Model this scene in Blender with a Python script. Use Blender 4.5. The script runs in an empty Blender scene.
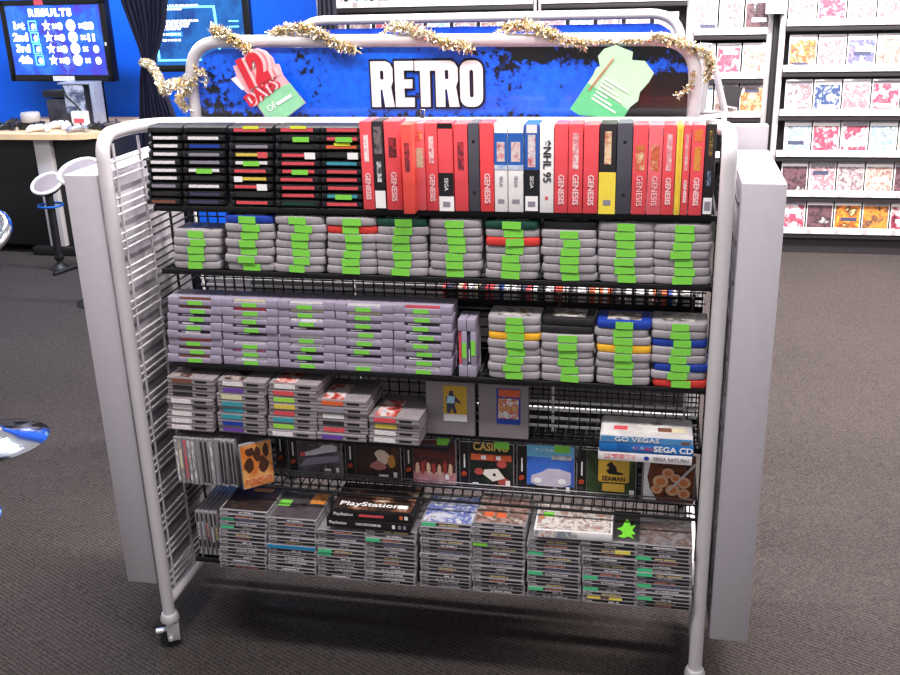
import bpy, bmesh, math, random
from mathutils import Vector, Matrix, noise
random.seed(7)
C = bpy.context.scene.collection
PI = math.pi

# ------------------------------------------------------------------ camera
RW = ((0.97932254, 0.0430816, -0.19766471), (0.20044176, -0.33893502, 0.91920952), (-0.02739448, -0.93982287, -0.34056206))
FOC = 1000.65
CAM = Vector((1.21054, -2.02279, 1.65184))
W = 1.3434
def rayv(px, py):
    a = (px - 450, py - 337.5, FOC)
    return Vector([sum(RW[i][j] * a[j] for j in range(3)) for i in range(3)])
def PY(px, py, Y):
    r = rayv(px, py); return CAM + r * ((Y - CAM.y) / r.y)
def PZ(px, py, Z):
    r = rayv(px, py); return CAM + r * ((Z - CAM.z) / r.z)
def project(P):
    v = Vector(P) - CAM
    q = [sum(RW[i][j] * v[i] for i in range(3)) for j in range(3)]
    return 450 + FOC * q[0] / q[2], 337.5 + FOC * q[1] / q[2]
def XZ(px, z, Y):
    """x of the point at depth Y and height z that stands at image column px"""
    x0, x1 = 0.0, 1.0
    for _ in range(6):
        a = project((x0, Y, z))[0] - px; b = project((x1, Y, z))[0] - px
        if abs(b - a) < 1e-9: break
        x0, x1 = x1, x1 - b * (x1 - x0) / (b - a)
    return x1
cam = bpy.data.cameras.new('camera'); camo = bpy.data.objects.new('camera', cam); C.objects.link(camo)
m = Matrix(((RW[0][0], -RW[0][1], -RW[0][2]), (RW[1][0], -RW[1][1], -RW[1][2]), (RW[2][0], -RW[2][1], -RW[2][2]))).to_4x4()
m.translation = CAM; camo.matrix_world = m
cam.sensor_width = 36; cam.lens = FOC / 900 * 36; cam.clip_start = .05
bpy.context.scene.camera = camo

# ------------------------------------------------------------------ materials
def lin(h):
    if isinstance(h, str):
        h = h.lstrip('#'); v = [int(h[i:i + 2], 16) / 255 for i in (0, 2, 4)]
    else: v = h
    return tuple(c / 12.92 if c <= .04045 else ((c + .055) / 1.055) ** 2.4 for c in v) + (1,)
MC = {}
def mat(key, col='#808080', rough=.5, metal=0, spec=.5, var=.06, scale=40, emit=None, estr=1, coat=0, bump=0):
    if key in MC: return MC[key]
    mt = bpy.data.materials.new(key); mt.use_nodes = True
    nt = mt.node_tree; b = nt.nodes['Principled BSDF']
    c = lin(col)
    b.inputs['Roughness'].default_value = rough; b.inputs['Metallic'].default_value = metal
    b.inputs['Specular IOR Level'].default_value = spec; b.inputs['Coat Weight'].default_value = coat
    tc = nt.nodes.new('ShaderNodeTexCoord'); nz = nt.nodes.new('ShaderNodeTexNoise')
    nz.inputs['Scale'].default_value = scale; nz.inputs['Detail'].default_value = 2
    nt.links.new(tc.outputs['Object'], nz.inputs['Vector'])
    rp = nt.nodes.new('ShaderNodeValToRGB')
    rp.color_ramp.elements[0].position = .3; rp.color_ramp.elements[1].position = .7
    rp.color_ramp.elements[0].color = tuple(max(0, x * (1 - var)) for x in c[:3]) + (1,)
    rp.color_ramp.elements[1].color = tuple(min(1, x * (1 + var)) for x in c[:3]) + (1,)
    nt.links.new(nz.outputs['Fac'], rp.inputs['Fac']); nt.links.new(rp.outputs['Color'], b.inputs['Base Color'])
    if bump:
        bp = nt.nodes.new('ShaderNodeBump'); bp.inputs['Strength'].default_value = bump; bp.inputs['Distance'].default_value = .002
        nt.links.new(nz.outputs['Fac'], bp.inputs['Height']); nt.links.new(bp.outputs['Normal'], b.inputs['Normal'])
    if emit:
        b.inputs['Emission Color'].default_value = lin(emit); b.inputs['Emission Strength'].default_value = estr
    MC[key] = mt; return mt
def art(cols, scale=14, seed=0, emit=0, rough=.35, hard=True, stretch=(1, 1, 1), coat=.3):
    """printed picture: blotches of the given colours"""
    key = 'art' + '_'.join(cols) + f'{scale}{seed}{emit}{hard}{stretch}'
    if key in MC: return MC[key]
    mt = bpy.data.materials.new('printed_picture'); mt.use_nodes = True
    nt = mt.node_tree; b = nt.nodes['Principled BSDF']; b.inputs['Roughness'].default_value = rough
    b.inputs['Coat Weight'].default_value = coat; b.inputs['Coat Roughness'].default_value = .2
    tc = nt.nodes.new('ShaderNodeTexCoord'); mp = nt.nodes.new('ShaderNodeMapping')
    mp.inputs['Location'].default_value = (seed * 3.17 % 50, seed * 1.73 % 50, seed * 2.31 % 50); mp.inputs['Scale'].default_value = stretch
    nz = nt.nodes.new('ShaderNodeTexNoise'); nz.inputs['Scale'].default_value = scale; nz.inputs['Detail'].default_value = 4; nz.inputs['Distortion'].default_value = .35; nz.inputs['Roughness'].default_value = .62
    nt.links.new(tc.outputs['Object'], mp.inputs['Vector']); nt.links.new(mp.outputs['Vector'], nz.inputs['Vector'])
    rp = nt.nodes.new('ShaderNodeValToRGB'); r = rp.color_ramp
    n = len(cols); lo, hi = .3, .7
    while len(r.elements) < n: r.elements.new(.5)
    for i, cc in enumerate(cols):
        r.elements[i].position = lo + (hi - lo) * (i / (n - 1) if n > 1 else 0); r.elements[i].color = lin(cc)
    r.interpolation = 'CARDINAL' if not hard else 'LINEAR'
    nt.links.new(nz.outputs['Fac'], rp.inputs['Fac']); nt.links.new(rp.outputs['Color'], b.inputs['Base Color'])
    if emit:
        nt.links.new(rp.outputs['Color'], b.inputs['Emission Color']); b.inputs['Emission Strength'].default_value = emit
    MC[key] = mt; return mt

BLACK = mat('black_plastic', '#17161a', .45)
BLACKM = mat('black_wire', '#141317', .5, .3)
WHITEM = mat('white_enamel', '#c4bfc3', .38, 0, .5, .02)
BOXM = mat('grey_white_sheet_metal', '#b6b1b9', .45, 0, .5, .02)
CHROME = mat('chrome', '#d8dae0', .12, 1, .5, .02)
ZINC = mat('bright_zinc', '#e4e4e8', .28, .55, .5, .02)
RUBBER = mat('black_rubber', '#141414', .8)
GWIRE = mat('grey_wire', '#77727a', .4, .6); mat('dark_liner', '#1d1b1e', .7)
WHITE = mat('white_print', '#f1eff0', .5, 0, .4, .02)
GREENS = mat('green_price_paper', '#7fd44c', .6, 0, .3, .06, 200)
MINTS = mat('mint_price_paper', '#4fc88a', .6, 0, .3, .06, 200)
YELLS = mat('yellow_price_paper', '#dbe23a', .6, 0, .3, .04, 200)
ORNG = mat('orange_print', '#e0562a', .5)

# ------------------------------------------------------------------ mesh helpers
def new_obj(name, me, parent=None, loc=(0, 0, 0), rot=(0, 0, 0)):
    o = bpy.data.objects.new(name, me); C.objects.link(o)
    if parent: o.parent = parent
    o.location = loc; o.rotation_euler = rot; return o
def thing(o, label, cat, group=None):
    o['label'] = label; o['category'] = cat
    if group: o['group'] = group
    return o
def empty(name, loc=(0, 0, 0), rot=(0, 0, 0)):
    return new_obj(name, None, None, loc, rot)
def finish(bm, name, m=None, smooth=True, angle=40):
    me = bpy.data.meshes.new(name); bmesh.ops.recalc_face_normals(bm, faces=bm.faces[:]); bm.to_mesh(me); bm.free()
    if m: me.materials.append(m)
    if smooth and len(me.polygons):
        me.polygons.foreach_set('use_smooth', [True] * len(me.polygons))
        me.set_sharp_from_angle(angle=math.radians(angle))
    return me
def bm_box(bm, x0, x1, y0, y1, z0, z1, bev=0, seg=2, mi=0):
    t = bmesh.new()
    bmesh.ops.create_cube(t, size=1)
    for v in t.verts:
        v.co = Vector(((x0 + x1) / 2 + v.co.x * (x1 - x0), (y0 + y1) / 2 + v.co.y * (y1 - y0), (z0 + z1) / 2 + v.co.z * (z1 - z0)))
    if bev: bmesh.ops.bevel(t, geom=t.edges[:], offset=bev, segments=seg, affect='EDGES', profile=.5, clamp_overlap=True)
    for f in t.faces: f.material_index = mi
    merge(bm, t)
def merge(bm, t):
    me = bpy.data.meshes.new('t'); t.to_mesh(me); t.free(); bm.from_mesh(me); bpy.data.meshes.remove(me)
def box(name, b, m, parent=None, bev=0, loc=(0, 0, 0), rot=(0, 0, 0), seg=2):
    bm = bmesh.new(); bm_box(bm, *b, bev, seg); return new_obj(name, finish(bm, name, m), parent, loc, rot)
def bm_tube(bm, pts, r, n=10, closed=False, cap=True, rads=None):
    pts = [Vector(p) for p in pts]; k = len(pts); rings = []
    up = None
    for i, p in enumerate(pts):
        a = pts[i - 1] if (i > 0 or closed) else p; b = pts[(i + 1) % k] if (i < k - 1 or closed) else p
        d = (b - a).normalized()
        if up is None:
            up = Vector((0, 0, 1)) if abs(d.z) < .9 else Vector((0, 1, 0))
        u = (up - d * up.dot(d))
        if u.length < 1e-5: u = d.orthogonal()
        u.normalize(); v = d.cross(u); up = u
        rr = rads[i] if rads else r
        rings.append([bm.verts.new(p + (u * math.cos(2 * PI * j / n) + v * math.sin(2 * PI * j / n)) * rr) for j in range(n)])
    for i in range(k if closed else k - 1):
        A, B = rings[i], rings[(i + 1) % k]
        for j in range(n): bm.faces.new((A[j], A[(j + 1) % n], B[(j + 1) % n], B[j]))
    if cap and not closed:
        bm.faces.new(rings[0][::-1]); bm.faces.new(rings[-1])
def tube(name, pts, r, m, parent=None, n=10, **k):
    bm = bmesh.new(); bm_tube(bm, pts, r, n, **k); return new_obj(name, finish(bm, name, m, angle=60), parent)
def lathe(name, prof, m, parent=None, n=28, loc=(0, 0, 0), rot=(0, 0, 0)):
    bm = bmesh.new(); rings = []
    for r, z in prof:
        rings.append([bm.verts.new((max(r, 1e-4) * math.cos(2 * PI * j / n), max(r, 1e-4) * math.sin(2 * PI * j / n), z)) for j in range(n)])
    for A, B in zip(rings, rings[1:]):
        for j in range(n): bm.faces.new((A[j], A[(j + 1) % n], B[(j + 1) % n], B[j]))
    bm.faces.new(rings[0][::-1]); bm.faces.new(rings[-1])
    return new_obj(name, finish(bm, name, m, angle=50), parent, loc, rot)
def arc_path(pts, rad, seg=6):
    """polyline with rounded corners"""
    pts = [Vector(p) for p in pts]; out = [pts[0]]
    for i in range(1, len(pts) - 1):
        a, p, b = pts[i - 1], pts[i], pts[i + 1]
        r = rad[i - 1] if isinstance(rad, (list, tuple)) else rad
        u = (a - p).normalized(); v = (b - p).normalized()
        s, e = p + u * r, p + v * r
        for k in range(seg + 1):
            t = k / seg; out.append(s * (1 - t) ** 2 + p * 2 * t * (1 - t) + e * t * t)
    out.append(pts[-1]); return out
def prism(name, pts, d, m, parent=None, loc=(0, 0, 0), rot=(0, 0, 0), holes=()):
    """outline in the x-z plane, facing -y, d thick"""
    cu = bpy.data.curves.new('t', 'CURVE'); cu.dimensions = '2D'; cu.fill_mode = 'BOTH'; cu.extrude = d / 2
    for loop in [pts, *holes]:
        s = cu.splines.new('POLY'); s.points.add(len(loop) - 1); s.use_cyclic_u = True
        for p, q in zip(s.points, loop): p.co = (q[0], q[1], 0, 1)
    return new_obj(name, curve_mesh(cu, name, m), parent, loc, rot)
def curve_mesh(cu, name, m):
    t = bpy.data.objects.new('t', cu); C.objects.link(t)
    dg = bpy.context.evaluated_depsgraph_get(); dg.update()
    me = bpy.data.meshes.new_from_object(t.evaluated_get(dg))
    bpy.data.objects.remove(t); bpy.data.curves.remove(cu)
    for v in me.vertices: v.co = (v.co.x, -v.co.z, v.co.y)
    me.name = name; me.materials.clear(); me.materials.append(m); return me
TC = {}
def text_mesh(s, size, m, ext=.0004, off=0, sx=1, turn=0, name='lettering', space=1):
    key = (s, size, m.name, ext, off, sx, turn, space)
    if key in TC: return TC[key]
    cu = bpy.data.curves.new('t', 'FONT'); cu.body = s; cu.size = size; cu.extrude = ext; cu.offset = off
    cu.align_x = 'CENTER'; cu.align_y = 'CENTER'; cu.space_character = space; cu.resolution_u = 3
    me = curve_mesh(cu, name, m)
    for v in me.vertices:
        x, z = v.co.x * sx, v.co.z
        if turn: x, z = z, -x
        v.co = (x, v.co.y, z)
    TC[key] = me; return me
BM = {}
def cached(key, fn):
    if key not in BM: BM[key] = fn()
    return BM[key]
def block_mesh(w, d, h, m, bev=0, name='panel', y0=0):
    def f():
        bm = bmesh.new(); bm_box(bm, -w / 2, w / 2, y0, y0 + d, 0, h, bev); return finish(bm, name, m)
    return cached((name, round(w, 4), round(d, 4), round(h, 4), m.name, bev, y0), f)
ONES = 'zeroth first second third fourth fifth sixth seventh eighth ninth tenth eleventh twelfth thirteenth fourteenth fifteenth sixteenth seventeenth eighteenth nineteenth'.split()
TENS = {2: 'twent', 3: 'thirt', 4: 'fort', 5: 'fift', 6: 'sixt', 7: 'sevent'}
def ordn(n):
    if n < 20: return ONES[n]
    t, u = divmod(n, 10)
    return TENS[t] + ('ieth' if u == 0 else 'y-' + ONES[u])
def U(a): return random.uniform(-a, a)

# ================================================================== SETTING
def carpet():
    mt = bpy.data.materials.new('grey_loop_carpet'); mt.use_nodes = True; nt = mt.node_tree; b = nt.nodes['Principled BSDF']
    b.inputs['Roughness'].default_value = .95; b.inputs['Specular IOR Level'].default_value = .15
    tc = nt.nodes.new('ShaderNodeTexCoord'); mp = nt.nodes.new('ShaderNodeMapping'); mp.inputs['Rotation'].default_value = (0, 0, .45)
    nt.links.new(tc.outputs['Object'], mp.inputs['Vector'])
    w1 = nt.nodes.new('ShaderNodeTexWave'); w1.inputs['Scale'].default_value = 26; w1.inputs['Distortion'].default_value = 7; w1.inputs['Detail'].default_value = 3; w1.inputs['Detail Scale'].default_value = 6
    w1.bands_direction = 'Y'
    n1 = nt.nodes.new('ShaderNodeTexNoise'); n1.inputs['Scale'].default_value = 260; n1.inputs['Detail'].default_value = 2
    n2 = nt.nodes.new('ShaderNodeTexNoise'); n2.inputs['Scale'].default_value = 1.3
    for n in (w1, n1, n2): nt.links.new(mp.outputs['Vector'], n.inputs['Vector'])
    mx = nt.nodes.new('ShaderNodeMix'); mx.inputs[0].default_value = .5
    nt.links.new(w1.outputs['Fac'], mx.inputs[2]); nt.links.new(n1.outputs['Fac'], mx.inputs[3])
    m2 = nt.nodes.new('ShaderNodeMix'); m2.inputs[0].default_value = .15
    nt.links.new(mx.outputs[0], m2.inputs[2]); nt.links.new(n2.outputs['Fac'], m2.inputs[3])
    rp = nt.nodes.new('ShaderNodeValToRGB'); rp.color_ramp.elements[0].position = .25; rp.color_ramp.elements[1].position = .8
    rp.color_ramp.elements[0].color = lin('#272324'); rp.color_ramp.elements[1].color = lin('#4b4443')
    nt.links.new(m2.outputs[0], rp.inputs['Fac']); nt.links.new(rp.outputs['Color'], b.inputs['Base Color'])
    bp = nt.nodes.new('ShaderNodeBump'); bp.inputs['Strength'].default_value = .4; bp.inputs['Distance'].default_value = .004
    nt.links.new(mx.outputs[0], bp.inputs['Height']); nt.links.new(bp.outputs['Normal'], b.inputs['Normal'])
    return mt
def structure(o): o['kind'] = 'structure'; return o
structure(box('floor', (-6, 5, -4.5, 5.2, -.05, 0), carpet()))
BLUE = mat('blue_wall_paint', '#0a66ee', .6, 0, .4, .05, 3)
structure(box('wall_back', (-6, -.85, 4.55, 4.7, 0, 3.3), BLUE))
structure(box('wall_rear', (-.85, 5, 4.95, 5.1, 0, 3.3), mat('cream_wall', '#d8d4d4', .7)))

# ================================================================== RACK
S1, S2, S3, S4, S5, S6 = 1.179, 1.030, .797, .626, .480, .266
rack = empty('display_rack')
thing(rack, 'white tube framed rolling rack with black wire shelves and a blue header sign', 'display rack')
RT = .0155
ZT = 1.339
RAILY = .19
pts = arc_path([(0, 0, .085), (0, 0, ZT), (0, RAILY, ZT), (W, RAILY, ZT), (W, 0, ZT), (W, 0, .085)], [.055, .1, .1, .055], 8)
tube('tube_frame', pts, RT, WHITEM, rack, 16)
for x in (0, W):
    tube('bottom_rail', [(x, 0, .13), (x, .95, .13)], .014, WHITEM, rack, 12)
    tube('rear_post', [(x, .95, .085), (x, .95, 1.1)], .0155, WHITEM, rack, 12)
tube('rear_rail', [(0, .95, 1.1), (W, .95, 1.1)], .0155, WHITEM, rack, 12)
tube('bottom_crossbar', [(0, .3, .13), (W, .3, .13)], .014, BLACKM, rack, 12)
for x, y in ((0, 0), (W, 0), (0, .95), (W, .95)):
    c = lathe('caster', [(.006, .10), (.02, .098), (.024, .088), (.024, .078), (.012, .072), (.012, .066)], ZINC, rack, 16, (x, y, 0))
    bm = bmesh.new()
    for s in (-1, 1): bm_box(bm, -.012 - .0, .02, s * .014 - .0015, s * .014 + .0015, .02, .07, .001)
    bm_tube(bm, [(-.004, -.022, .028), (-.004, .022, .028)], .005, 8)
    bm_box(bm, -.04, -.012, -.008, .008, .045, .053, .002)
    fk = new_obj('caster_fork', finish(bm, 'caster_fork', ZINC), c, (0, 0, 0), (0, 0, .5))
    bm = bmesh.new(); bm_tube(bm, [(-.004, -.011, .027), (-.004, .011, .027)], .027, 18)
    new_obj('caster_wheel', finish(bm, 'caster_wheel', RUBBER, angle=30), c, (0, 0, 0), (0, 0, .5))
# ladder side grids: three rungs then a gap
def ladder(x, name):
    bm = bmesh.new(); bd = bmesh.new()
    for y in (.047, .163): bm_tube(bm, [(x, y, .15), (x, y, 1.315)], .0034, 6)
    for y in (.275, .383): bm_tube(bd, [(x, y, .15), (x, y, 1.28)], .0034, 6)
    z = .165
    while z < 1.31:
        for j in range(3):
            zz = z + j * .0185
            if zz < 1.31: bm_tube(bm, [(x, .022, zz), (x, .170, zz)], .0031, 6)
            if zz < 1.26: bm_tube(bd, [(x, .178, zz), (x, .385, zz)], .0028, 6)
        z += .0825
    new_obj(name, finish(bm, name, WHITEM, angle=60), rack); new_obj(name, finish(bd, name, BLACKM, angle=60), rack)
ladder(0.0, 'side_grid'); ladder(W + .006, 'side_grid')
# end boxes hung outside the ladders
def end_box(x0, x1):
    bm = bmesh.new(); bm_box(bm, x0, x1, -.004, .39, .185, 1.253, .004)
    o = new_obj('end_box', finish(bm, 'end_box', BOXM), rack)
    s = 1 if x0 > .5 else -1
    bm = bmesh.new(); xi = x0 if s > 0 else x1
    for k in range(13):  # darker strips: shadow bands put into the colour of the inner side
        z = .21 + k * .0825; bm_box(bm, xi - .003, xi + .003, .02, .37, z, z + .010)
    new_obj('shadow_band', finish(bm, 'shadow_band', mat('shadow_band_grey', '#7d7880', .5)), o)
end_box(-.104, -.020); end_box(1.370, 1.456)
box('end_panel', (1.366, 1.454, .41, .45, .185, 1.305), BOXM, rack, .003)
# wire shelves
def shelf(z, y0):
    lh = .006 if z == S5 else .012
    bm = bmesh.new()
    xa, xb = .088, 1.328
    bm_box(bm, xa, xb, y0 - .004, y0 + .002, z - .001 - lh, z - .001, .001)
    bm_box(bm, xa, xb, .262, .268, z - .012, z - .001, .001)
    n = 52
    for i in range(n + 1):
        x = xa + (xb - xa) * i / n; bm_tube(bm, [(x, y0, z - .004), (x, .265, z - .004)], .0013 if z == S5 else .0020, 5)
    y = y0 + .03
    while y < .26:
        bm_tube(bm, [(xa, y, z - .0075), (xb, y, z - .0075)], .002, 5); y += .04
    for x in (xa, xb): bm_box(bm, x - .003, x + .003, y0, .27, z - .016, z - .002, .001)
    return new_obj('wire_shelf', finish(bm, 'wire_shelf', BLACKM, angle=60), rack)
for z, y0 in ((S1, .038), (S2, .038), (S3, .038), (S4, .095), (S5, .034), (S6, .02)): shelf(z, y0)
box('shelf_lip', (.088, .76, .022, .028, S4 - .012, S4 - .001), BLACKM, rack, .001)
for x in (.09, .4, .758): box('shelf_arm', (x - .003, x + .003, .026, .10, S4 - .012, S4 - .002), BLACKM, rack)
for x in (1.06, 1.2, 1.3): box('shelf_arm', (x - .003, x + .003, .006, .10, S4 - .012, S4 - .001), BLACKM, rack)
# shelf boards (dark liner under the carts)
for z, y0 in ((S1, .045), (S2, .045), (S3, .045), (S4, .105), (S6, .03)):
    box('shelf_liner', (.095, 1.32, y0, .25, z - .0165, z - .0125), mat('dark_liner', '#1d1b1e', .7), rack)
# short fence under the front covers of the fifth shelf
bm = bmesh.new()
for zz in (.004, .016): bm_tube(bm, [(.30, .088, S5 + zz), (1.325, .088, S5 + zz)], .0016, 5)
for i in range(21): bm_tube(bm, [(.30 + i * .05, .088, S5 - .004), (.30 + i * .05, .088, S5 + .016)], .0014, 5)
new_obj('wire_fence', finish(bm, 'wire_fence', mat('grey_wire', '#77727a', .4, .6)), rack)
# hanging grid panel behind the upright cartridges and long cases
bm = bmesh.new()
for k in range(25): bm_box(bm, .738 + k * .0243 - .0013, .738 + k * .0243 + .0013, .1125, .1150, S4 + .004, .775)
for k in range(7): bm_box(bm, .738, 1.322, .1150, .1175, S4 + .005 + k * .0243 - .0013, S4 + .005 + k * .0243 + .0013)
new_obj('hanging_grid', finish(bm, 'hanging_grid', BLACKM, False), rack)
bm = bmesh.new()
for zz in (.640, .661, .682, .703): bm_tube(bm, [(.745, .136, zz), (1.318, .136, zz)], .0036, 8)
for xx in (.99, 1.29): bm_tube(bm, [(xx, .129, S4 + .004), (xx, .129, .76)], .0034, 6)
new_obj('rung_panel', finish(bm, 'rung_panel', WHITE), rack)
# back grid, black, one-inch mesh
bm = bmesh.new()
x = .05
while x < 1.335:
    bm_box(bm, x - .0016, x + .0016, .270, .2735, .15, 1.3); x += .0265
z = .17
while z < 1.3:
    bm_box(bm, .05, 1.33, .2735, .277, z - .0016, z + .0016); z += .0265
new_obj('back_grid', finish(bm, 'back_grid', BLACKM, False), rack)
bm = bmesh.new()
for z in (.485, .512, .539, .566, .593, .875, .895, .915): bm_tube(bm, [(.03, .343, z), (W - .03, .343, z)], .0048, 8)
for x in (.03, .45, .9, W - .03): bm_tube(bm, [(x, .352, .15), (x, .352, 1.1)], .0036, 6)
new_obj('rear_grid', finish(bm, 'rear_grid', WHITE), rack)
box('dark_backdrop', (.03, W - .03, .66, .675, .16, 1.25), mat('backdrop_dark_grey', '#3a3639', .7), rack)  # added dark sheet so the view through the grids reads black
box('rear_ledge', (.62, 1.325, .2785, .325, .868, .874), mat('dark_liner'), rack)
box('ledge_lip', (.62, 1.325, .2785, .2808, .8745, .903), mat('dark_liner'), rack); box('ledge_lip', (.62, 1.325, .2785, .2808, .919, .927), mat('dark_liner'), rack)
for z in (.885, .872): tube('support_bar', [(.06, .262, z), (1.325, .262, z)], .0035, mat('grey_wire'), rack, 6)
for x in (.99, 1.3): tube('support_bar', [(x, .262, .84), (x, .262, .93)], .004, mat('grey_wire'), rack, 6)

# ------------------------------------------------------------------ header sign
HY = .262
hl = PY(195, 105, HY); hr = PY(694, 100, HY); ht = PY(440, 37.5, HY).z
hpts = arc_path([(hl.x, HY, 1.30), (hl.x, HY, ht), (hr.x, HY, ht - .012), (hr.x, HY, 1.30)], [.085, .085], 8)
head = tube('header_frame', hpts, .0145, WHITEM, rack, 14)
def grunge():
    mt = bpy.data.materials.new('blue_grunge_print'); mt.use_nodes = True; nt = mt.node_tree; b = nt.nodes['Principled BSDF']
    b.inputs['Roughness'].default_value = .35; b.inputs['Coat Weight'].default_value = .3
    L = nt.links
    tc = nt.nodes.new('ShaderNodeTexCoord'); sp = nt.nodes.new('ShaderNodeSeparateXYZ'); L.new(tc.outputs['Object'], sp.inputs[0])
    n1 = nt.nodes.new('ShaderNodeTexNoise'); n1.inputs['Scale'].default_value = 55; n1.inputs['Detail'].default_value = 5; n1.inputs['Roughness'].default_value = .7
    n2 = nt.nodes.new('ShaderNodeTexNoise'); n2.inputs['Scale'].default_value = 9; n2.inputs['Detail'].default_value = 2
    for n in (n1, n2): L.new(tc.outputs['Object'], n.inputs['Vector'])
    def mathn(op, a, b_):
        n = nt.nodes.new('ShaderNodeMath'); n.operation = op
        for i, v in enumerate((a, b_)):
            if isinstance(v, (int, float)): n.inputs[i].default_value = v
            else: L.new(v, n.inputs[i])
        return n.outputs[0]
    def bumpf(x0, x1, v):   # smooth step
        n = nt.nodes.new('ShaderNodeMapRange'); n.interpolation_type = 'SMOOTHSTEP'
        n.inputs[1].default_value = x0; n.inputs[2].default_value = x1; n.inputs[3].default_value = 0; n.inputs[4].default_value = 1
        L.new(v, n.inputs[0]); return n.outputs[0]
    # more black towards the upper middle-right edge, the ends and the bottom edge of the print
    top = mathn('MULTIPLY', bumpf(.02, .075, sp.outputs['Z']), bumpf(.02, .24, sp.outputs['X']))
    dist = mathn('ABSOLUTE', sp.outputs['X'], 0)
    ends = bumpf(.36, .54, dist)
    corner = mathn('MULTIPLY', bumpf(.34, .42, sp.outputs['X']), bumpf(.03, -.02, sp.outputs['Z']))
    bot = bumpf(-.058, -.082, sp.outputs['Z'])
    s = mathn('ADD', mathn('MULTIPLY', top, .17), mathn('MULTIPLY', ends, .07))
    s = mathn('ADD', s, mathn('MULTIPLY', corner, .6)); s = mathn('ADD', s, mathn('MULTIPLY', bot, .12))
    f = mathn('ADD', mathn('ADD', mathn('MULTIPLY', n1.outputs['Fac'], .65), mathn('MULTIPLY', n2.outputs['Fac'], .35)), s)
    rp = nt.nodes.new('ShaderNodeValToRGB'); e = rp.color_ramp.elements
    e[0].position = .57; e[0].color = lin('#0858e8'); e[1].position = .615; e[1].color = lin('#06070d')
    x = e.new(.40); x.color = lin('#0f6cfa')
    L.new(f, rp.inputs['Fac'])
    red = nt.nodes.new('ShaderNodeMix'); red.data_type = 'RGBA'
    L.new(mathn('MULTIPLY', mathn('MULTIPLY', mathn('MULTIPLY', bumpf(.42, .45, sp.outputs['X']), bumpf(.505, .475, sp.outputs['X'])), bumpf(.02, .0, sp.outputs['Z'])), bumpf(-.065, -.035, sp.outputs['Z'])), red.inputs[0])
    L.new(rp.outputs['Color'], red.inputs[6]); red.inputs[7].default_value = lin('#3a0f10')
    L.new(red.outputs[2], b.inputs['Base Color']); return mt
hc = ((hl.x + hr.x) / 2, HY, (ht - .014 + 1.335) / 2); hw = (hr.x - hl.x) / 2 - .012; hh = (ht - .014 - 1.335) / 2 - .004
def sign_board(name, w, hgt, y0, y1, m, parent, loc):
    cs = .07; pts = [(-w, -hgt)]
    for a in range(7):
        t = PI - a * PI / 12; pts.append((-w + cs + cs * math.cos(t), hgt - cs + cs * math.sin(t)))
    for a in range(7):
        t = PI / 2 - a * PI / 12; pts.append((w - cs + cs * math.cos(t), hgt - cs + cs * math.sin(t)))
    pts.append((w, -hgt))
    return prism(name, pts, y1 - y0, m, parent, loc)
board = sign_board('sign_board', hw, hh, 0, .006, grunge(), rack, (hc[0], HY + .004, hc[2]))
# RETRO lettering: condensed rounded block letters
def rr(x0, x1, z0, z1, r, n=4):
    out = []
    rs = r if isinstance(r, (list, tuple)) else [r] * 4
    for (cx, cz, a0), q in zip((((x0, z0), 180), ((x1, z0), 270), ((x1, z1), 0), ((x0, z1), 90)) and ((x0, z0, 180), (x1, z0, 270), (x1, z1, 0), (x0, z1, 90)), rs):
        ox = cx + (q if cx == x0 else -q); oz = cz + (q if cz == z0 else -q)
        if q < 1e-6: out.append((cx, cz)); continue
        for k in range(n + 1):
            a = math.radians(a0 + 90 * k / n); out.append((ox + q * math.cos(a), oz + q * math.sin(a)))
    return out
def letters(scale, name, m, parent, loc, grow=0):
    g = grow
    def E(): return [(0 - g, 0 - g), (.46 + g, 0 - g), (.46 + g, .2 + g), (.22 + g, .2 + g), (.22 + g, .41 - g), (.42 + g, .41 - g), (.42 + g, .6 + g), (.22 + g, .6 + g), (.22 + g, .8 - g), (.46 + g, .8 - g), (.46 + g, 1 + g), (0 - g, 1 + g)], []
    def T(): return [(.13 - g, 0 - g), (.36 + g, 0 - g), (.36 + g, .79 - g), (.5 + g, .79 - g), (.5 + g, 1 + g), (0 - g, 1 + g), (0 - g, .79 - g), (.13 - g, .79 - g)], []
    def Rr(): return [(0 - g, 0 - g), (.22 + g, 0 - g), (.22 + g, .38), (.27 - g, .38), (.32 - g, 0 - g), (.56 + g, 0 - g), (.48 + g, .44), (.53 + g, .56), (.53 + g, .84), (.46 + g, .96), (.36, 1 + g), (0 - g, 1 + g)], ([] if g else [rr(.22, .31, .6, .8, .03)])
    def O(): return rr(0 - g, .54 + g, 0 - g, 1 + g, .2 + g), ([] if g else [rr(.22, .32, .2, .8, .05)])
    x = 0; grp = []
    for f, adv in ((Rr, .585), (E, .49), (T, .50), (Rr, .585), (O, .55)):
        p, h = f()
        grp.append(prism(name, [((a + x) * scale, b * scale) for a, b in p], .004, m, parent, loc, (0, 0, 0), [[((a + x) * scale, b * scale) for a, b in q] for q in h]))
        x += adv
    return x * scale
a = PY(372.5, 107, HY - .006); b_ = PY(374, 61.5, HY - .006); e_ = PY(484, 107, HY - .006)
sc = (b_.z - a.z)
LSX = (e_.x - a.x) / (2.72 * sc)
for nm, mtl, g, yy in (('lettering_outline', mat('dark_print', '#0c1230', .5), .05, -.004), ('lettering', WHITE, 0, -.0085)):
    n0 = len(board.children)
    letters(sc, nm, mtl, board, (a.x - hc[0], yy, a.z - hc[2]), g)
for ch in board.children: ch.scale.x = LSX
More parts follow.
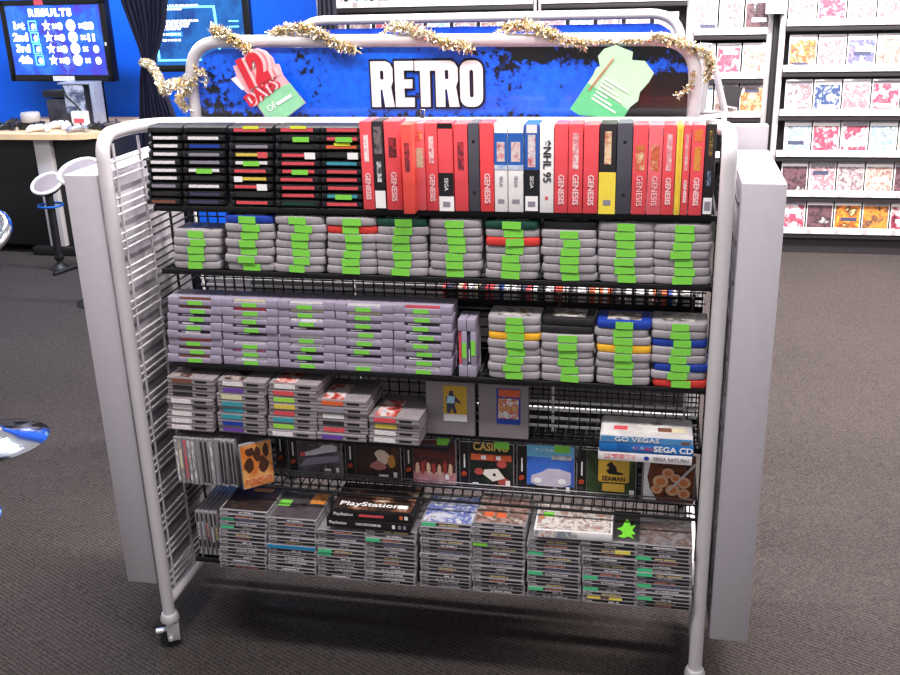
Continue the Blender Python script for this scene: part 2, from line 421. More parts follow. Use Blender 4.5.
# rear header
RY = .95
r1 = PY(690, 40, RY); rl_ = hl.x + .02
rear = tube('rear_header_frame', arc_path([(rl_, RY, 1.1), (rl_, RY, 1.535), (1.255, RY, 1.535), (1.255, RY, 1.1)], [.09, .09], 8), .0135, WHITEM, rack, 12)
sign_board('rear_sign_board', (1.255 - rl_) / 2 - .012, .20, 0, .006, mat('deep_blue_print', '#0a45c4', .4, 0, .5, .3, 30), rack, ((1.255 + rl_) / 2, RY, 1.31))
# bracket beside the header
bm = bmesh.new()
A, B, D = PY(698, 112, .4), PY(725, 112, .4), PY(710, 48, .4)
bm_tube(bm, [A, B, D], .008, 8); bm_tube(bm, [(A.x + .004, .4, A.z), (A.x + .012, .4, D.z + .01)], .012, 8)
bm_tube(bm, [B, (W, .3, 1.31)], .006, 8)
new_obj('bracket', finish(bm, 'bracket', WHITEM), rack)

# ================================================================== TINSEL
def tinsel():
    bm = bmesh.new()
    segs = [  # px, py, depth, fluffiness
        ([(142, 62, 1.19), (150, 64, 1.0), (158, 76, .8), (164, 92, .6), (171, 84, .45), (180, 84, .3), (190, 78, HY), (197, 70, HY)], .018, 1.0),
        ([(196, 78, HY - .02), (186, 90, HY - .02), (180, 100, HY - .02), (186, 110, HY - .02)], .02, .8),
        ([(196, 68, HY - .02), (204, 74, HY - .02), (206, 84, HY - .02)], .016, .5),
        ([(212, 29, HY - .01), (222, 32, HY - .02), (232, 38, HY - .02), (243, 47, HY - .02), (252, 52, HY - .02)], .02, 1.3),
        ([(271, 35, HY), (285, 30, HY), (300, 27, HY - .01), (318, 33, HY - .02), (335, 43, HY - .02), (355, 50, HY - .015)], .02, 1.3),
        ([(355, 50, HY), (372, 42, HY + .02), (391, 27, HY + .01)], .01, .3),
        ([(391, 26, HY), (407, 28, HY - .01), (425, 34, HY - .02), (445, 43, HY - .02), (471, 49, HY - .015)], .02, 1.3),
        ([(471, 49, HY), (488, 40, HY + .02), (505, 28, HY + .01)], .01, .3),
        ([(505, 28, HY), (525, 25, HY - .01), (545, 31, HY - .02), (565, 40, HY - .02), (585, 44, HY - .015)], .02, 1.3),
        ([(585, 42, HY - .015), (615, 42, HY - .015), (652, 40, HY - .015)], .009, .5),
        ([(652, 37, HY - .01), (672, 40, HY - .02), (690, 47, HY - .02), (707, 54, HY), (711, 66, HY + .02), (706, 80, HY + .02)], .018, 1.2),
        ([(694, 72, HY - .02), (690, 88, HY - .02), (679, 96, HY - .02), (676, 94, HY - .02)], .013, .35)]
    for path, fl, dens in segs:
        P = [PY(*p) for p in path]
        L = [(q - p).length for p, q in zip(P, P[1:])]; tot = sum(L)
        core = []
        for _ in range(int(tot * 6500 * dens)):
            t = random.random() * tot; i = 0
            while i < len(L) - 1 and t > L[i]: t -= L[i]; i += 1
            p = P[i].lerp(P[i + 1], min(1, t / L[i]))
            d = Vector((random.gauss(0, 1), random.gauss(0, 1), random.gauss(0, 1))).normalized()
            s = d.orthogonal().normalized(); s.rotate(Matrix.Rotation(random.random() * 6.28, 3, d))
            ln = fl * random.uniform(.35, 1.0); wd = random.uniform(.0009, .0019)
            bend = Vector((U(.004), U(.004), U(.004)))
            a, m_, e = p, p + d * ln * .5 + bend, p + d * ln
            v = [bm.verts.new(q + s * w) for q, w in ((a, wd), (a, -wd), (m_, -wd), (m_, wd), (e, -wd * .6), (e, wd * .6))]
            f1 = bm.faces.new((v[0], v[1], v[2], v[3])); f2 = bm.faces.new((v[3], v[2], v[4], v[5]))
            k = random.random(); f1.material_index = f2.material_index = 0 if k < .4 else (1 if k < .85 else 2)
    me = finish(bm, 'tinsel_garland', None, False)
    for x in (mat('gold_foil', '#f0dcae', .25, .9, .5, .05), mat('silver_foil', '#fdfbf4', .22, .85, .5, .03), mat('shaded_gold_foil', '#a88850', .3, .95, .5, .05)): me.materials.append(x)  # darkest foil: the gold's shadows put into the strand colour
    o = new_obj('tinsel_garland', me)
    thing(o, 'gold and silver tinsel garland wound round the header tube up to the curtain', 'garland')
tinsel()

# ------------------------------------------------------------------ die-cut cards on the header
def card(name, outline, Y, m, parent=None, th=.002):
    P = [PY(x, y, Y) for x, y in outline]; o = sum(P, Vector()) / len(P)
    ob = prism(name, [(p.x - o.x, p.z - o.z) for p in P], th, m, parent, o if not parent else (0, 0, 0)); return ob, o
CY = .236
c12, o12 = card('promo_card', [(231, 79), (237, 76), (233, 66), (246, 62), (244, 54), (257, 48), (266, 51), (273, 58), (275, 64), (279, 64), (283, 75), (306, 103), (285, 119), (266, 118), (252, 98), (247, 93)], CY, mat('pink_card', '#eeb4bc', .5))
thing(c12, 'red and green die-cut twelve days card tilted on the blue header', 'promotional card')
def on_card(root, o, name, outline, m, Y):
    P = [PY(x, y, Y) for x, y in outline]
    return prism(name, [(p.x - o.x, p.z - o.z) for p in P], .0012, m, root, (0, Y - o.y, 0))
REDP = mat('red_print', '#d2283a', .5); LGRN = mat('light_green_print', '#8fd0a4', .5)
on_card(c12, o12, 'green_panel', [(266, 117.5), (254, 99), (290, 83), (305, 103), (285, 118.5)], LGRN, CY - .002)
on_card(c12, o12, 'white_flash', [(231, 79), (236, 77), (245, 89), (242, 90)], WHITE, CY - .002)
def card_text(root, o, s, px, py, size, m, ang, Y, off=0, sx=1):
    p = PY(px, py, Y)
    return new_obj('lettering', text_mesh(s, size, m, .0006, off, sx), root, (p.x - o.x, Y - o.y, p.z - o.z), (0, math.radians(ang), 0))
PINK2 = mat('pink_print', '#f4ccd0', .5)
for k in range(3, 0, -1): card_text(c12, o12, '12', 252.5 + k * 2.6, 72 - k * 1.0, .088, PINK2 if k % 2 else mat('rose_card_print', '#e08890', .5), -24, CY - .0018 - (3 - k) * .0012, .005, .8)
card_text(c12, o12, '12', 252, 72, .088, REDP, -24, CY - .0066, .006, .8)
for k in range(2, 0, -1): card_text(c12, o12, 'DAYS', 261 + k * 2, 93 - k * .6, .040, PINK2 if k % 2 else REDP, -34, CY - .003 - (2 - k) * .0012, .001, .85)
card_text(c12, o12, 'DAYS', 260, 93, .040, REDP, -34, CY - .0058, .001, .85)
card_text(c12, o12, 'OF', 272, 107, .02, WHITE, -34, CY - .004)
on_card(c12, o12, 'white_rule', [(276, 103), (290, 94), (292, 96.5), (278, 105.5)], WHITE, CY - .0035)
cg, og = card('promo_card', [(570, 109), (593, 75), (596, 68), (600, 66), (598, 56), (604, 49), (616, 45), (623, 48), (633, 52), (632, 60), (645, 61), (654, 73), (649, 82), (640, 92), (638, 101), (630, 107), (624, 117), (600, 117), (579, 115)], CY, mat('mint_card', '#b9ecc4', .5))
thing(cg, 'pale green die-cut card back covered in small print on the blue header', 'promotional card')
on_card(cg, og, 'green_panel', [(570, 109), (588, 83), (628, 110), (624, 117), (600, 116.5), (579, 115)], mat('green_print', '#63c88a', .5), CY - .002)
for k in range(7):
    t = k / 6; x, y = 592 + 13 * t, 97 - 20 * t; l = 30 - 8 * (k % 3)
    on_card(cg, og, 'print_line', [(x, y), (x + l * .8, y + l * .5), (x + l * .8 - .7, y + l * .5 + 1.6), (x - .7, y + 1.6)], WHITE, CY - .0034)
on_card(cg, og, 'red_rule', [(588, 90), (613, 58), (614.2, 58.6), (589.5, 90.8)], mat('rust_print', '#c07a60', .5), CY - .0034)
# binder clip above the boxes
clip = empty('binder_clip', PY(423, 119.5, .19)); thing(clip, 'small black binder clip on the white rail above the red boxes', 'clip')
prism('clip_body', [(-.009, -.01), (.009, -.01), (.004, .008), (-.004, .008)], .012, BLACK, clip)
tube('clip_handle', [(-.004, 0, .006), (-.005, 0, .022), (.005, 0, .022), (.004, 0, .006)], .0012, CHROME, clip, 6)

# ================================================================== CARTRIDGES
def label_bit(name, w, h, m, parent, x, y, z, d=.0008, rot=(0, 0, 0)):
    return new_obj(name, block_mesh(w, d, h, m, 0, name), parent, (x, y, z), rot)
COLS = dict(red='#d8505a', green='#6fd040', blue='#1f3f9c', grey='#8d8894', white='#e4dfe0', dark='#2b282c', yellow='#d8c050', orange='#d8643c', teal='#3c98a8', purple='#6b46a0', brown='#7a4c3c', pink='#d87aa0', gold='#c9a238', slate='#3c3f58', lime='#9cd850', black='#1c1a1d', darkgreen='#123c34', cream='#d9cfae')
def lm(c): return mat('label_' + c, COLS[c], .5, 0, .4, .22, 260)
# --- black carts of the top shelf
def black_cart_mesh(w):
    def f():
        bm = bmesh.new(); T = .0171; d = .055
        prof = [(0, .0035), (.006, .0005), (.010, 0), (d, 0), (d, T), (.010, T), (.006, T - .0005), (0, T - .0035)]
        vs = [[bm.verts.new((x, y, z)) for y, z in prof] for x in (-w / 2, w / 2)]
        n = len(prof)
        for i in range(n): bm.faces.new((vs[0][i], vs[0][(i + 1) % n], vs[1][(i + 1) % n], vs[1][i]))
        bm.faces.new(vs[0][::-1]); bm.faces.new(vs[1])
        bm_box(bm, -w / 2 + .002, -w / 2 + .011, -.003, .01, .003, T - .003, .0012)
        bm_box(bm, w / 2 - .011, w / 2 - .002, -.003, .01, .003, T - .003, .0012)
        return finish(bm, 'cartridge_shell', BLACK)
    return cached(('bc', w), f)
row1 = [
 (148, 182, .082, 'dark white white white white white white grey dark brown'.split(), {}),
 (182.5, 227, .100, ['black', 'white', 'blue', 'grey', 'grey', 'white', 'dark', 'white', 'slate', 'slate'], {5: 'green'}),
 (228, 275, .102, ['red', 'dark', 'grey', 'yellow', 'white', 'red', 'yellow', 'red', 'dark', 'red'], {4: 'green', 0: 'yelltop', 3: 'redend', 6: 'whiteend', 7: 'whiteend2'}),
 (276, 321, .102, ['red', 'dark', 'dark', 'red', 'red', 'red', 'red', 'red', 'red', 'darkgreen'], {0: 'yelltop', 1: 'green', 3: 'whiteend2', 5: 'green'}),
 (322.5, 362, .094, ['red', 'red', 'orange', 'dark', 'teal', 'red', 'red', 'red', 'teal', 'red'], {1: 'green', 2: 'yelltop', 3: 'whiteend2', 8: 'green'})]
Y1 = .034
T1 = .0178
word = dict(darkgreen='dark green', lime='lime', slate='slate blue')
for si, (xa, xb, w, labs, st) in enumerate(row1):
    n = len(labs)
    for k in range(n):
        i = n - 1 - k; z = S1 + k * T1
        x = (XZ(xa, z, Y1) + XZ(xb, z, Y1)) / 2 + U(.002)
        root = empty('black_cartridge', (x, Y1 + U(.003), z), (0, 0, U(.02)))
        c = labs[i]; cw = word.get(c, c)
        thing(root, f'black cartridge with {cw} end label, {ordn(i + 1)} down in the {ordn(si + 1)} stack from the ladder', 'game cartridge', 'black cartridges on the top shelf')
        new_obj('cartridge_shell', black_cart_mesh(w), root)
        lw = w * .72
        label_bit('end_label', lw, .0066, lm(c), root, U(.002), -.0009, .0056)
        s = st.get(i)
        if s == 'green': label_bit('price_sticker', .037, .0105, GREENS, root, .002 + U(.004), -.0018, .002)
        if s == 'yelltop': label_bit('price_note', .036, .006, YELLS, root, .002, -.0019, .0115)
        if s == 'redend': label_bit('red_tag', .022, .0125, lm('red'), root, lw * .36, -.0018, .002)
        if s == 'whiteend': label_bit('white_tag', .02, .012, WHITE, root, -lw * .42, -.0018, .002)
        if s == 'whiteend2': label_bit('white_tag', .024, .014, WHITE, root, lw * .36, -.0018, .001)
# --- rounded grey carts
def n64_mesh(m):
    def f():
        bm = bmesh.new(); w, d, T = .1165, .076, .0182
        # plan outline with rounded front corners, stacked through the thickness with a bulging front
        rows = [(.0, .0036), (.0018, .0010), (.005, .0002), (.0091, 0), (.0132, .0002), (.0164, .0010), (T, .0036)]
        rings = []
        for z, ins in rows:
            out = [(-w / 2 + ins * .7, d), (-w / 2 + ins * .7, .014)]
            for a in range(6):
                t = PI + a * PI / 10; out.append((-w / 2 + ins * .7 + .010 + .010 * math.cos(t), .012 + ins + .010 * math.sin(t)))
            for x in (-.03, 0, .03): out.append((x, ins - .0006 + .0016 * (abs(x) / .05) ** 2))
            for a in range(6):
                t = -PI / 2 + a * PI / 10; out.append((w / 2 - ins * .7 - .010 + .010 * math.cos(t), .012 + ins + .010 * math.sin(t)))
            out += [(w / 2 - ins * .7, .014), (w / 2 - ins * .7, d)]
            rings.append([bm.verts.new((x, y, z)) for x, y in out])
        n = len(rings[0])
        for A, B in zip(rings, rings[1:]):
            for j in range(n): bm.faces.new((A[j], A[(j + 1) % n], B[(j + 1) % n], B[j]))
        bm.faces.new(rings[0][::-1]); bm.faces.new(rings[-1])
        for s in (-1, 1): bm_box(bm, s * .0255 - .0006, s * .0255 + .0006, -.0012, .004, .003, .0152)
        return finish(bm, 'cartridge_shell', m, angle=35)
    return cached(('n64', m.name), f)
N64C = dict(g=('grey', mat('warm_grey_plastic', '#9d979d', .48)), b=('blue', mat('blue_plastic', '#1d3d9e', .4)), r=('red', mat('red_plastic', '#d23a34', .4)), y=('yellow', mat('yellow_plastic', '#f2b632', .4)), k=('black', mat('black_cart_plastic', '#262428', .4)), d=('dark green', mat('dark_green_plastic', '#17433a', .4)))
T2 = .0184
def n64_stack(si, xa, xb, spec, z0, Yf, shelfname, nostick=(), top_label=None):
    n = len(spec)
    for k in range(n):
        i = n - 1 - k; z = z0 + k * T2; cname, m = N64C[spec[i]]
        x = (XZ(xa, z, Yf) + XZ(xb, z, Yf)) / 2 + random.choice((U(.002), U(.005)))
        back = .006 if (spec[i] == 'k') else 0
        root = empty('rounded_cartridge', (x, Yf + U(.002) + back, z), (0, 0, U(.025)))
        stick = i not in nostick
        thing(root, f'rounded {cname} cartridge, {ordn(i + 1)} down in the {ordn(si)} such stack from the ladder, {shelfname} shelf', 'game cartridge', f'rounded cartridges on the {shelfname} shelf')
        new_obj('cartridge_shell', n64_mesh(m), root)
        if stick: label_bit('price_sticker', round(.039 + U(.003), 3), .0160, GREENS, root, .002 + U(.005), -.0018, .0012, .0009, (0, U(.04), 0))
        if i == 0: new_obj('front_label', block_mesh(.072, .052, .0006, art(['#7a3040', '#d8d4d0', '#40342c', '#b8a070'], 40, si), 0, 'front_label'), root, (0, .012, .0182))
r2 = [(172, 221, 'ggggg'), (224.5, 273.5, 'bgggggg'), (274, 325, 'ggggggg'), (325.5, 377, 'grggggg'), (376, 428, 'dgggggg'), (428, 482.5, 'ggggggg'), (485, 540, 'dgrgggg'), (541, 597, 'kgggggg'), (597, 655, 'ggggggg'), (655, 711.5, 'ggggggg')]
for i, (a, b, s) in enumerate(r2): n64_stack(i + 1, a, b, s, S2, .034, 'second', nostick=((0,) if s[0] in 'k' else ()))
r3 = [(487, 541, 'ggyggggg'), (540.5, 594, 'kkgggggg'), (595.5, 651, 'bggygggg'), (651.5, 706.5, 'ggbggbgr')]
for i, (a, b, s) in enumerate(r3): n64_stack(i + 1, a, b, s, S3, .034, 'third', nostick=((0, 1) if s[0] == 'k' else ()))
# --- wide lavender carts
LAV = mat('lavender_grey_plastic', '#9a91a6', .5)
def snes_mesh():
    def f():
        bm = bmesh.new(); w, d, T = .1365, .064, .0203
        for s in (-1, 1):
            bm_box(bm, min(s * .041, s * w / 2), max(s * .041, s * w / 2), 0, d, .0004, T - .0004, .0016)
            for k in range(3): bm_box(bm, s * (.047 + k * .006) - .0016, s * (.047 + k * .006) + .0016, .03, d - .004, .004, T + .0001)
        bm_box(bm, -.042, .042, .0006, d, .0004, .0122, .0012)
        bm_box(bm, -.042, .042, .006, d, .008, T - .0004, .001)
        return finish(bm, 'cartridge_shell', LAV)
    return cached('snes', f)
def snes(loc, rot, label, ec, sticker=True, white=False, jz=0):
    root = empty('wide_cartridge', loc, rot); thing(root, label, 'game cartridge', 'wide lavender cartridges on the third shelf')
    new_obj('cartridge_shell', snes_mesh(), root)
    label_bit('end_label', .078, .0058, lm(ec), root, 0, .0048, .0134)
    if ec in ('dark', 'black', 'slate'): label_bit('title_print', .03, .0022, WHITE, root, -.018, .0040, .0152)
    if sticker: label_bit('price_sticker', .036, .0095, GREENS, root, U(.006), -.0006, .0018 + jz)
    if white: label_bit('white_note', .037, .006, WHITE, root, U(.006), .003, .0125)
r3s = [(168, 222, 'brown brown dark slate dark red brown brown'.split(), {4: 'w'}), (223.5, 277.5, 'cream red white dark dark white pink white'.split(), {7: 'w2', 4: '', 6: 'w2'}), (280.5, 333.5, 'white cream white dark white white dark dark'.split(), {3: '', 2: 'w2', 7: 'g'}), (337, 392.5, 'white cream grey dark white dark dark white'.split(), {6: ''}), (394, 452, 'red white dark slate dark white dark white'.split(), {})]
T3 = .0206
for si, (xa, xb, labs, sp) in enumerate(r3s):
    n = len(labs)
    for k in range(n):
        i = n - 1 - k; z = S3 + k * T3
        x = (XZ(xa, z, .034) + XZ(xb, z, .034)) / 2 + U(.002); s = sp.get(i)
        snes((x, .034 + U(.002), z), (0, 0, U(.012)), f'wide lavender cartridge, {ordn(i + 1)} down in the {ordn(si + 1)} lavender stack from the ladder', labs[i], s != '' and s != 'w', s in ('w', 'w2'), 0)
for k, (px, nm) in enumerate(((462.5, 'near the lavender stacks'), (471.5, 'next to the rounded cartridges'))):
    x = XZ(px, S3 + .068, .034)
    snes((x + .0102, .034, S3 + .068), (0, -PI / 2, 0), f'wide lavender cartridge standing on end, the one {nm}', 'slate' if k else 'red')
# --- square grey-brown carts
NESM = mat('grey_brown_plastic', '#8b8286', .55)
def nes_mesh():
    def f():
        bm = bmesh.new(); w, d, T = .1215, .133, .0172
        bm_box(bm, -w / 2, w / 2, 0, d, 0.0003, T * .47, .0012)
        bm_box(bm, -w / 2, w / 2, 0, d, T * .53, T - .0003, .0012)
        bm_box(bm, -w / 2 + .002, w / 2 - .002, .002, d - .001, .004, T - .004)
        for k in range(5): bm_box(bm, .018 + k * .008, .022 + k * .008, .02, d - .01, T - .001, T + .0002)
        return finish(bm, 'cartridge_shell', NESM)
    return cached('nes', f)
def nes_parts(root, ec, tall=True):
    new_obj('cartridge_shell', nes_mesh(), root)
    label_bit('end_label', .052, .0105, lm(ec), root, -.022, -.0008, .0033)
    label_bit('grip_notch', .030, .0052, BLACK, root, .028, -.0006, .0062)
r4 = [(167, 215, 'brown dark dark white white white white white'.split()), (217, 266, 'white purple cream teal teal teal blue purple'.split()), (269, 317, 'white red lime yellow red teal lime white'.split()), (318, 367, 'orange grey white dark red purple'.split()), (369, 420, 'red yellow white white'.split())]
T4 = .0174; Y4 = .014
for si, (xa, xb, labs) in enumerate(r4):
    n = len(labs)
    for k in range(n):
        i = n - 1 - k; z = S4 + k * T4
        x = (XZ(xa, z, Y4) + XZ(xb, z, Y4)) / 2 + U(.002)
        root = empty('square_cartridge', (x, Y4 + U(.003), z), (0, 0, -.03 + U(.02)))
        thing(root, f'square grey-brown cartridge with {labs[i]} end label, {ordn(i + 1)} down in the {ordn(si + 1)} such stack from ladder', 'game cartridge', 'square cartridges on the fourth shelf')
        nes_parts(root, labs[i])
        if i == 0: new_obj('front_label', block_mesh(.052, .09, .0006, art(['#3a2c30', '#c8463c', '#e4dcd8', '#4060b0'] if si > 1 else ['#3a3030', '#b8a8a0', '#281c20', '#a85848'], 30, si + 3), 0, 'front_label'), root, (-.022, .004, .0172))
for k, (xa, xb, lab, cols) in enumerate(((427.5, 476, 'yellow label and a blue-white hockey player', None), (478, 528, 'orange and blue picture label', None))):
    z = S4 + .001; x = (XZ(xa, z, .085) + XZ(xb, z, .085)) / 2 + (.002 if k else -.001)
    root = empty('square_cartridge', (x, .08, z), (-.05, 0, 0))
    thing(root, f'upright grey-brown cartridge facing forward with {lab}', 'game cartridge', 'upright square cartridges')
    bm = bmesh.new(); bm_box(bm, -.0585, .0585, 0, .017, 0, .133, .0018)
    for j in range(4): bm_box(bm, -.058, -.03, -.0008, .002, .07 + j * .012, .074 + j * .012)
    new_obj('cartridge_shell', finish(bm, 'cartridge_shell', NESM), root)
    lb = label_bit('front_label', .056, .088, lm('gold') if k == 0 else lm('blue'), root, .012, -.0009, .036)
    if k == 0:
        label_bit('white_band', .056, .017, WHITE, lb, 0, -.0005, 0)
        prism('hockey_player', [(-.02, .02), (-.012, .02), (-.008, .034), (-.003, .02), (.004, .02), (-.001, .04), (.001, .05), (.012, .044), (.013, .048), (.001, .062), (-.004, .066), (-.005, .076), (-.013, .076), (-.015, .066), (-.022, .06), (-.02, .04)], .0006, lm('slate'), lb, (0, -.0008, 0))
        prism('jersey', [(-.02, .045), (-.002, .045), (0, .062), (-.018, .064)], .0006, mat('ice_blue_print', '#a8d4e8', .5), lb, (0, -.0013, 0))
    else:
        label_bit('title_band', .05, .018, lm('orange'), lb, .002, -.0005, .068)
        label_bit('picture', .048, .05, art(['#2858b8', '#f0ece8', '#b84838', '#e0b078', '#202850'], 60, 5), lb, 0, -.0005, .014)

# ================================================================== TALL GAME BOXES (top shelf)
boxes = [(361.3, 373.3, 'red', 0, 'gen'), (373.5, 384.7, 'black', 0, 'white_foot'), (385.3, 401.3, 'red', -2, 'gen2'), (402, 413.3, 'orange', -8, 'title'), (413.5, 425.3, 'pink', 2, 'cream'), (425.5, 438, 'red', 2, 'gen'), (438.3, 453.3, 'red', 2, 'redblack'), (454, 468, 'red', 3, 'title'), (468.3, 479.5, 'slate', 2, 'plain'), (479.8, 494, 'brightred', 2, 'gen'), (494.3, 507.5, 'white', 3, 'bluewhite'), (508, 523.5, 'white', 3, 'bluewhite'), (524, 539.3, 'blue', 3, 'blueblack'), (539.6, 553.8, 'white', 3, 'nhl'), (554.1, 568, 'red', 3, 'gen'), (568.2, 582.7, 'red', 3, 'gentitle'), (583.2, 598.5, 'red', 4, 'gen'), (599, 616, 'black', 3, 'yellowfoot'), (616.3, 631.7, 'slate', 2, 'plain'), (632, 647.3, 'red', 4, 'goldtitle'), (647.6, 661.8, 'pink', 4, 'goldtitle'), (662, 675, 'red', 4, 'gentitle'), (675.2, 681.8, 'yellow', 4, 'yellow'), (682, 689.4, 'red', 4, 'gentitle'), (690, 703.6, 'red', 4, 'genorange'), (703.9, 714.8, 'black', 3, 'blackwhite')]
BX = dict(red='#ec5058', brightred='#f24a50', orange='#f0544a', pink='#f06a72', black='#211d22', slate='#4b4a55', white='#fcf8f8', blue='#2454a4', yellow='#f3cf48')
desc = dict(gen='white lettering low on its spine', gen2='dark lettering on its spine', white_foot='white code block at its foot', title='darker title print on its spine', cream='cream patch on its spine', redblack='black lower half and white foot', plain='no printing', bluewhite='blue upper half', blueblack='black lower half and white foot', nhl='dark hockey lettering', gentitle='two white words on its spine', yellowfoot='yellow lower block', goldtitle='gold picture print', yellow='narrow plain spine', genorange='orange disc at its top', blackwhite='gold title and white foot')
YB = .026
for i, (xa, xb, col, dy, st) in enumerate(boxes):
    zb = S1 + (-.006 if st == 'title' and i == 3 else 0) + .0005
    yb = YB - (.035 if i == 3 else 0)
    if i == 3: zb = S1 + .0005
    x0, x1 = XZ(xa, zb + .09, yb), XZ(xb, zb + .09, yb)
    w = x1 - x0 - .0008; cx = (x0 + x1) / 2
    py_top = 121.2 + max(dy, 0) * .9 if i != 3 else 124.5
    H = PY((xa + xb) / 2, py_top, yb).z - zb
    H = min(max(H, .178), .2)
    D = .062
    cn = 'red' if 'red' in col else ('light red' if col == 'pink' else ('orange-red' if col == 'orange' else ('grey' if col == 'slate' else col)))
    root = empty('tall_game_box', (cx, yb, zb), (0, 0, U(.004)))
    thing(root, f'tall {cn} game box with {desc[st]}, {ordn(i + 1)} from the black stacks', 'game box', 'tall game boxes on the top shelf')
    new_obj('carton', block_mesh(w, D, H, mat('box_' + col, BX[col], .42, 0, .5, .1, 25, coat=.2), .0015, 'carton'), root)
    def band(nm, z0, z1, m, ww=.94, y=-.0005): label_bit(nm, w * ww, (z1 - z0) * H, m, root, 0, y, z0 * H, .0006)
    def vtxt(s, zc, size, m, sx=1, off=0): new_obj('lettering', text_mesh(s, size, m, .0003, off, sx, 1), root, (0, -.0011, zc * H))
    sz = min(w * .58, .0165)
    if st in ('gen', 'gentitle', 'genorange', 'gen2', 'goldtitle', 'title'):
        if st != 'title' and not (st == 'goldtitle'): vtxt('GENESIS', .27, sz, PINK2, 1.05 if w > .02 else 1.6, .0004)
        elif st == 'goldtitle': vtxt('GENESIS', .27, sz, PINK2, 1.05)
    if st == 'gen2': band('dark_title', .60, .82, art(['#c83844', '#3a1820', '#c83844'], 60, i), .5)
    if st == 'title': band('dark_title', .48, .80, art(['#d04050', '#5a2030', '#c83844', '#7a4030'], 70, i), .45)
    if st == 'gen' and i in (0, 5): band('title_print', .55, .85, art(['#d8505a', '#f6e8e8', '#d0333f'], 60, i), .4)
    if st == 'gentitle': band('title_print', .5, .9, art(['#f2dcdc', '#e08088', '#f6eeee'], 70, i), .42)
    if st == 'goldtitle': band('gold_print', .5, .78, art(['#e0a050', '#d05040', '#f0d0a0'], 45, i), .6)
    if st == 'cream': band('cream_patch', .5, .72, lm('cream'), .7); band('cream_top', .8, .92, art(['#e8a050', '#e05050', '#f0d090'], 60, i), .7)
    if st == 'white_foot': band('white_foot', .02, .22, WHITE); band('title_print', .32, .55, art(['#211d22', '#d8d8dc', '#211d22'], 70, i), .4); band('upper_title', .64, .94, art(['#211d22', '#807478', '#2a2024'], 60, i), .7)
    if st == 'redblack': band('black_half', .17, .44, BLACK, 1.01); band('white_foot', 0, .17, WHITE, 1.01, -.0008); band('barcode', .05, .11, lm('grey'), .5, -.0014); vtxt('SEGA', .31, sz * .7, WHITE); band('black_cap', .94, 1, BLACK, 1.01)
    if st == 'bluewhite': band('blue_half', .52, .90, mat('blue_print', '#2a63b8', .45), 1.0); band('picture', .58, .80, art(['#d04050', '#e8d8d8', '#b03848'], 50, i), .6, -.001); band('barcode', .1, .15, lm('grey'), .5); vtxt('SEGA', .36, sz * .6, lm('grey')); band('wave', .49, .54, art(['#f4f2f2', '#88a8d8'], 70, i), 1.0, -.001)
    if st == 'blueblack': band('black_half', 0, .49, BLACK, 1.01); band('white_foot', .02, .19, WHITE, .84, -.0011); band('barcode', .07, .13, lm('grey'), .5, -.0017); vtxt('SEGA', .35, sz * .65, WHITE); band('white_cap', .90, .99, WHITE, .7); band('picture', .52, .88, art(['#c84858', '#e8e0e4', '#305898'], 50, i), .5, -.001)
    if st == 'nhl': vtxt('NHL 95', .55, .023, mat('ink', '#2b262e', .5), 1.0, .0003); new_obj('star_mark', text_mesh('*', .028, mat('ink'), .0003, .001, 1, 1), root, (-.004, -.0011, .79 * H)); band('red_mark', .15, .19, lm('red'), .2)
    if st == 'yellowfoot': band('yellow_block', 0, .47, mat('yellow_print', '#f2d94a', .5), 1.01); band('barcode', .10, .16, lm('grey'), .45, -.0011); band('title_print', .56, .92, art(['#e87850', '#f0d8b0', '#c04030'], 60, i), .4)
    if st == 'genorange': band('orange_disc', .82, .95, art(['#e89040', '#e06a3c'], 30, i), .6); band('gold_flecks', .5, .76, art(['#d0333f', '#e0a040', '#d0333f'], 70, i), .5)
    if st == 'blackwhite': band('white_foot', .02, .2, WHITE, .82); band('barcode', .06, .16, lm('grey'), .6, -.0011); band('gold_title', .66, .93, art(['#d8b040', '#201c20', '#d8a030'], 80, i), .35); band('blue_logo', .33, .5, art(['#88a8d8', '#211d22', '#a0b8e0'], 60, i), .35)
    if st == 'yellow': band('rivet_dots', .05, .95, art(['#f3cf48', '#e0b030'], 60, i), .4)
    if st == 'plain':
        for q in (.2, .78): label_bit('round_mark', .006, .006, BLACK, root, 0, -.0006, q * H)

# thin cases seen through the grid behind the second and third shelves
cols = ['white', 'grey', 'slate', 'white', 'red', 'yellow', 'white', 'dark', 'white', 'grey', 'white', 'orange', 'dark', 'blue', 'white', 'cream', 'dark']
rx = random.Random(3); x = .70; k = 0
while x < 1.30:
    tw = rx.choice((.0085, .0085, .0105, .013)); c = rx.choice(cols); k += 1
    o = new_obj('thin_game_case', block_mesh(tw - .0006, .040, .056 + .003 * rx.random(), mat('case_' + c, COLS[c], .4), .001, 'thin_case'), None, (x + tw / 2, .2815, .8745))
    thing(o, f'thin {c} spine, {ordn(k)} in the row behind the black grid', 'game case', 'thin case spines behind the grid')
    x += tw + rx.choice((0, 0, .002))

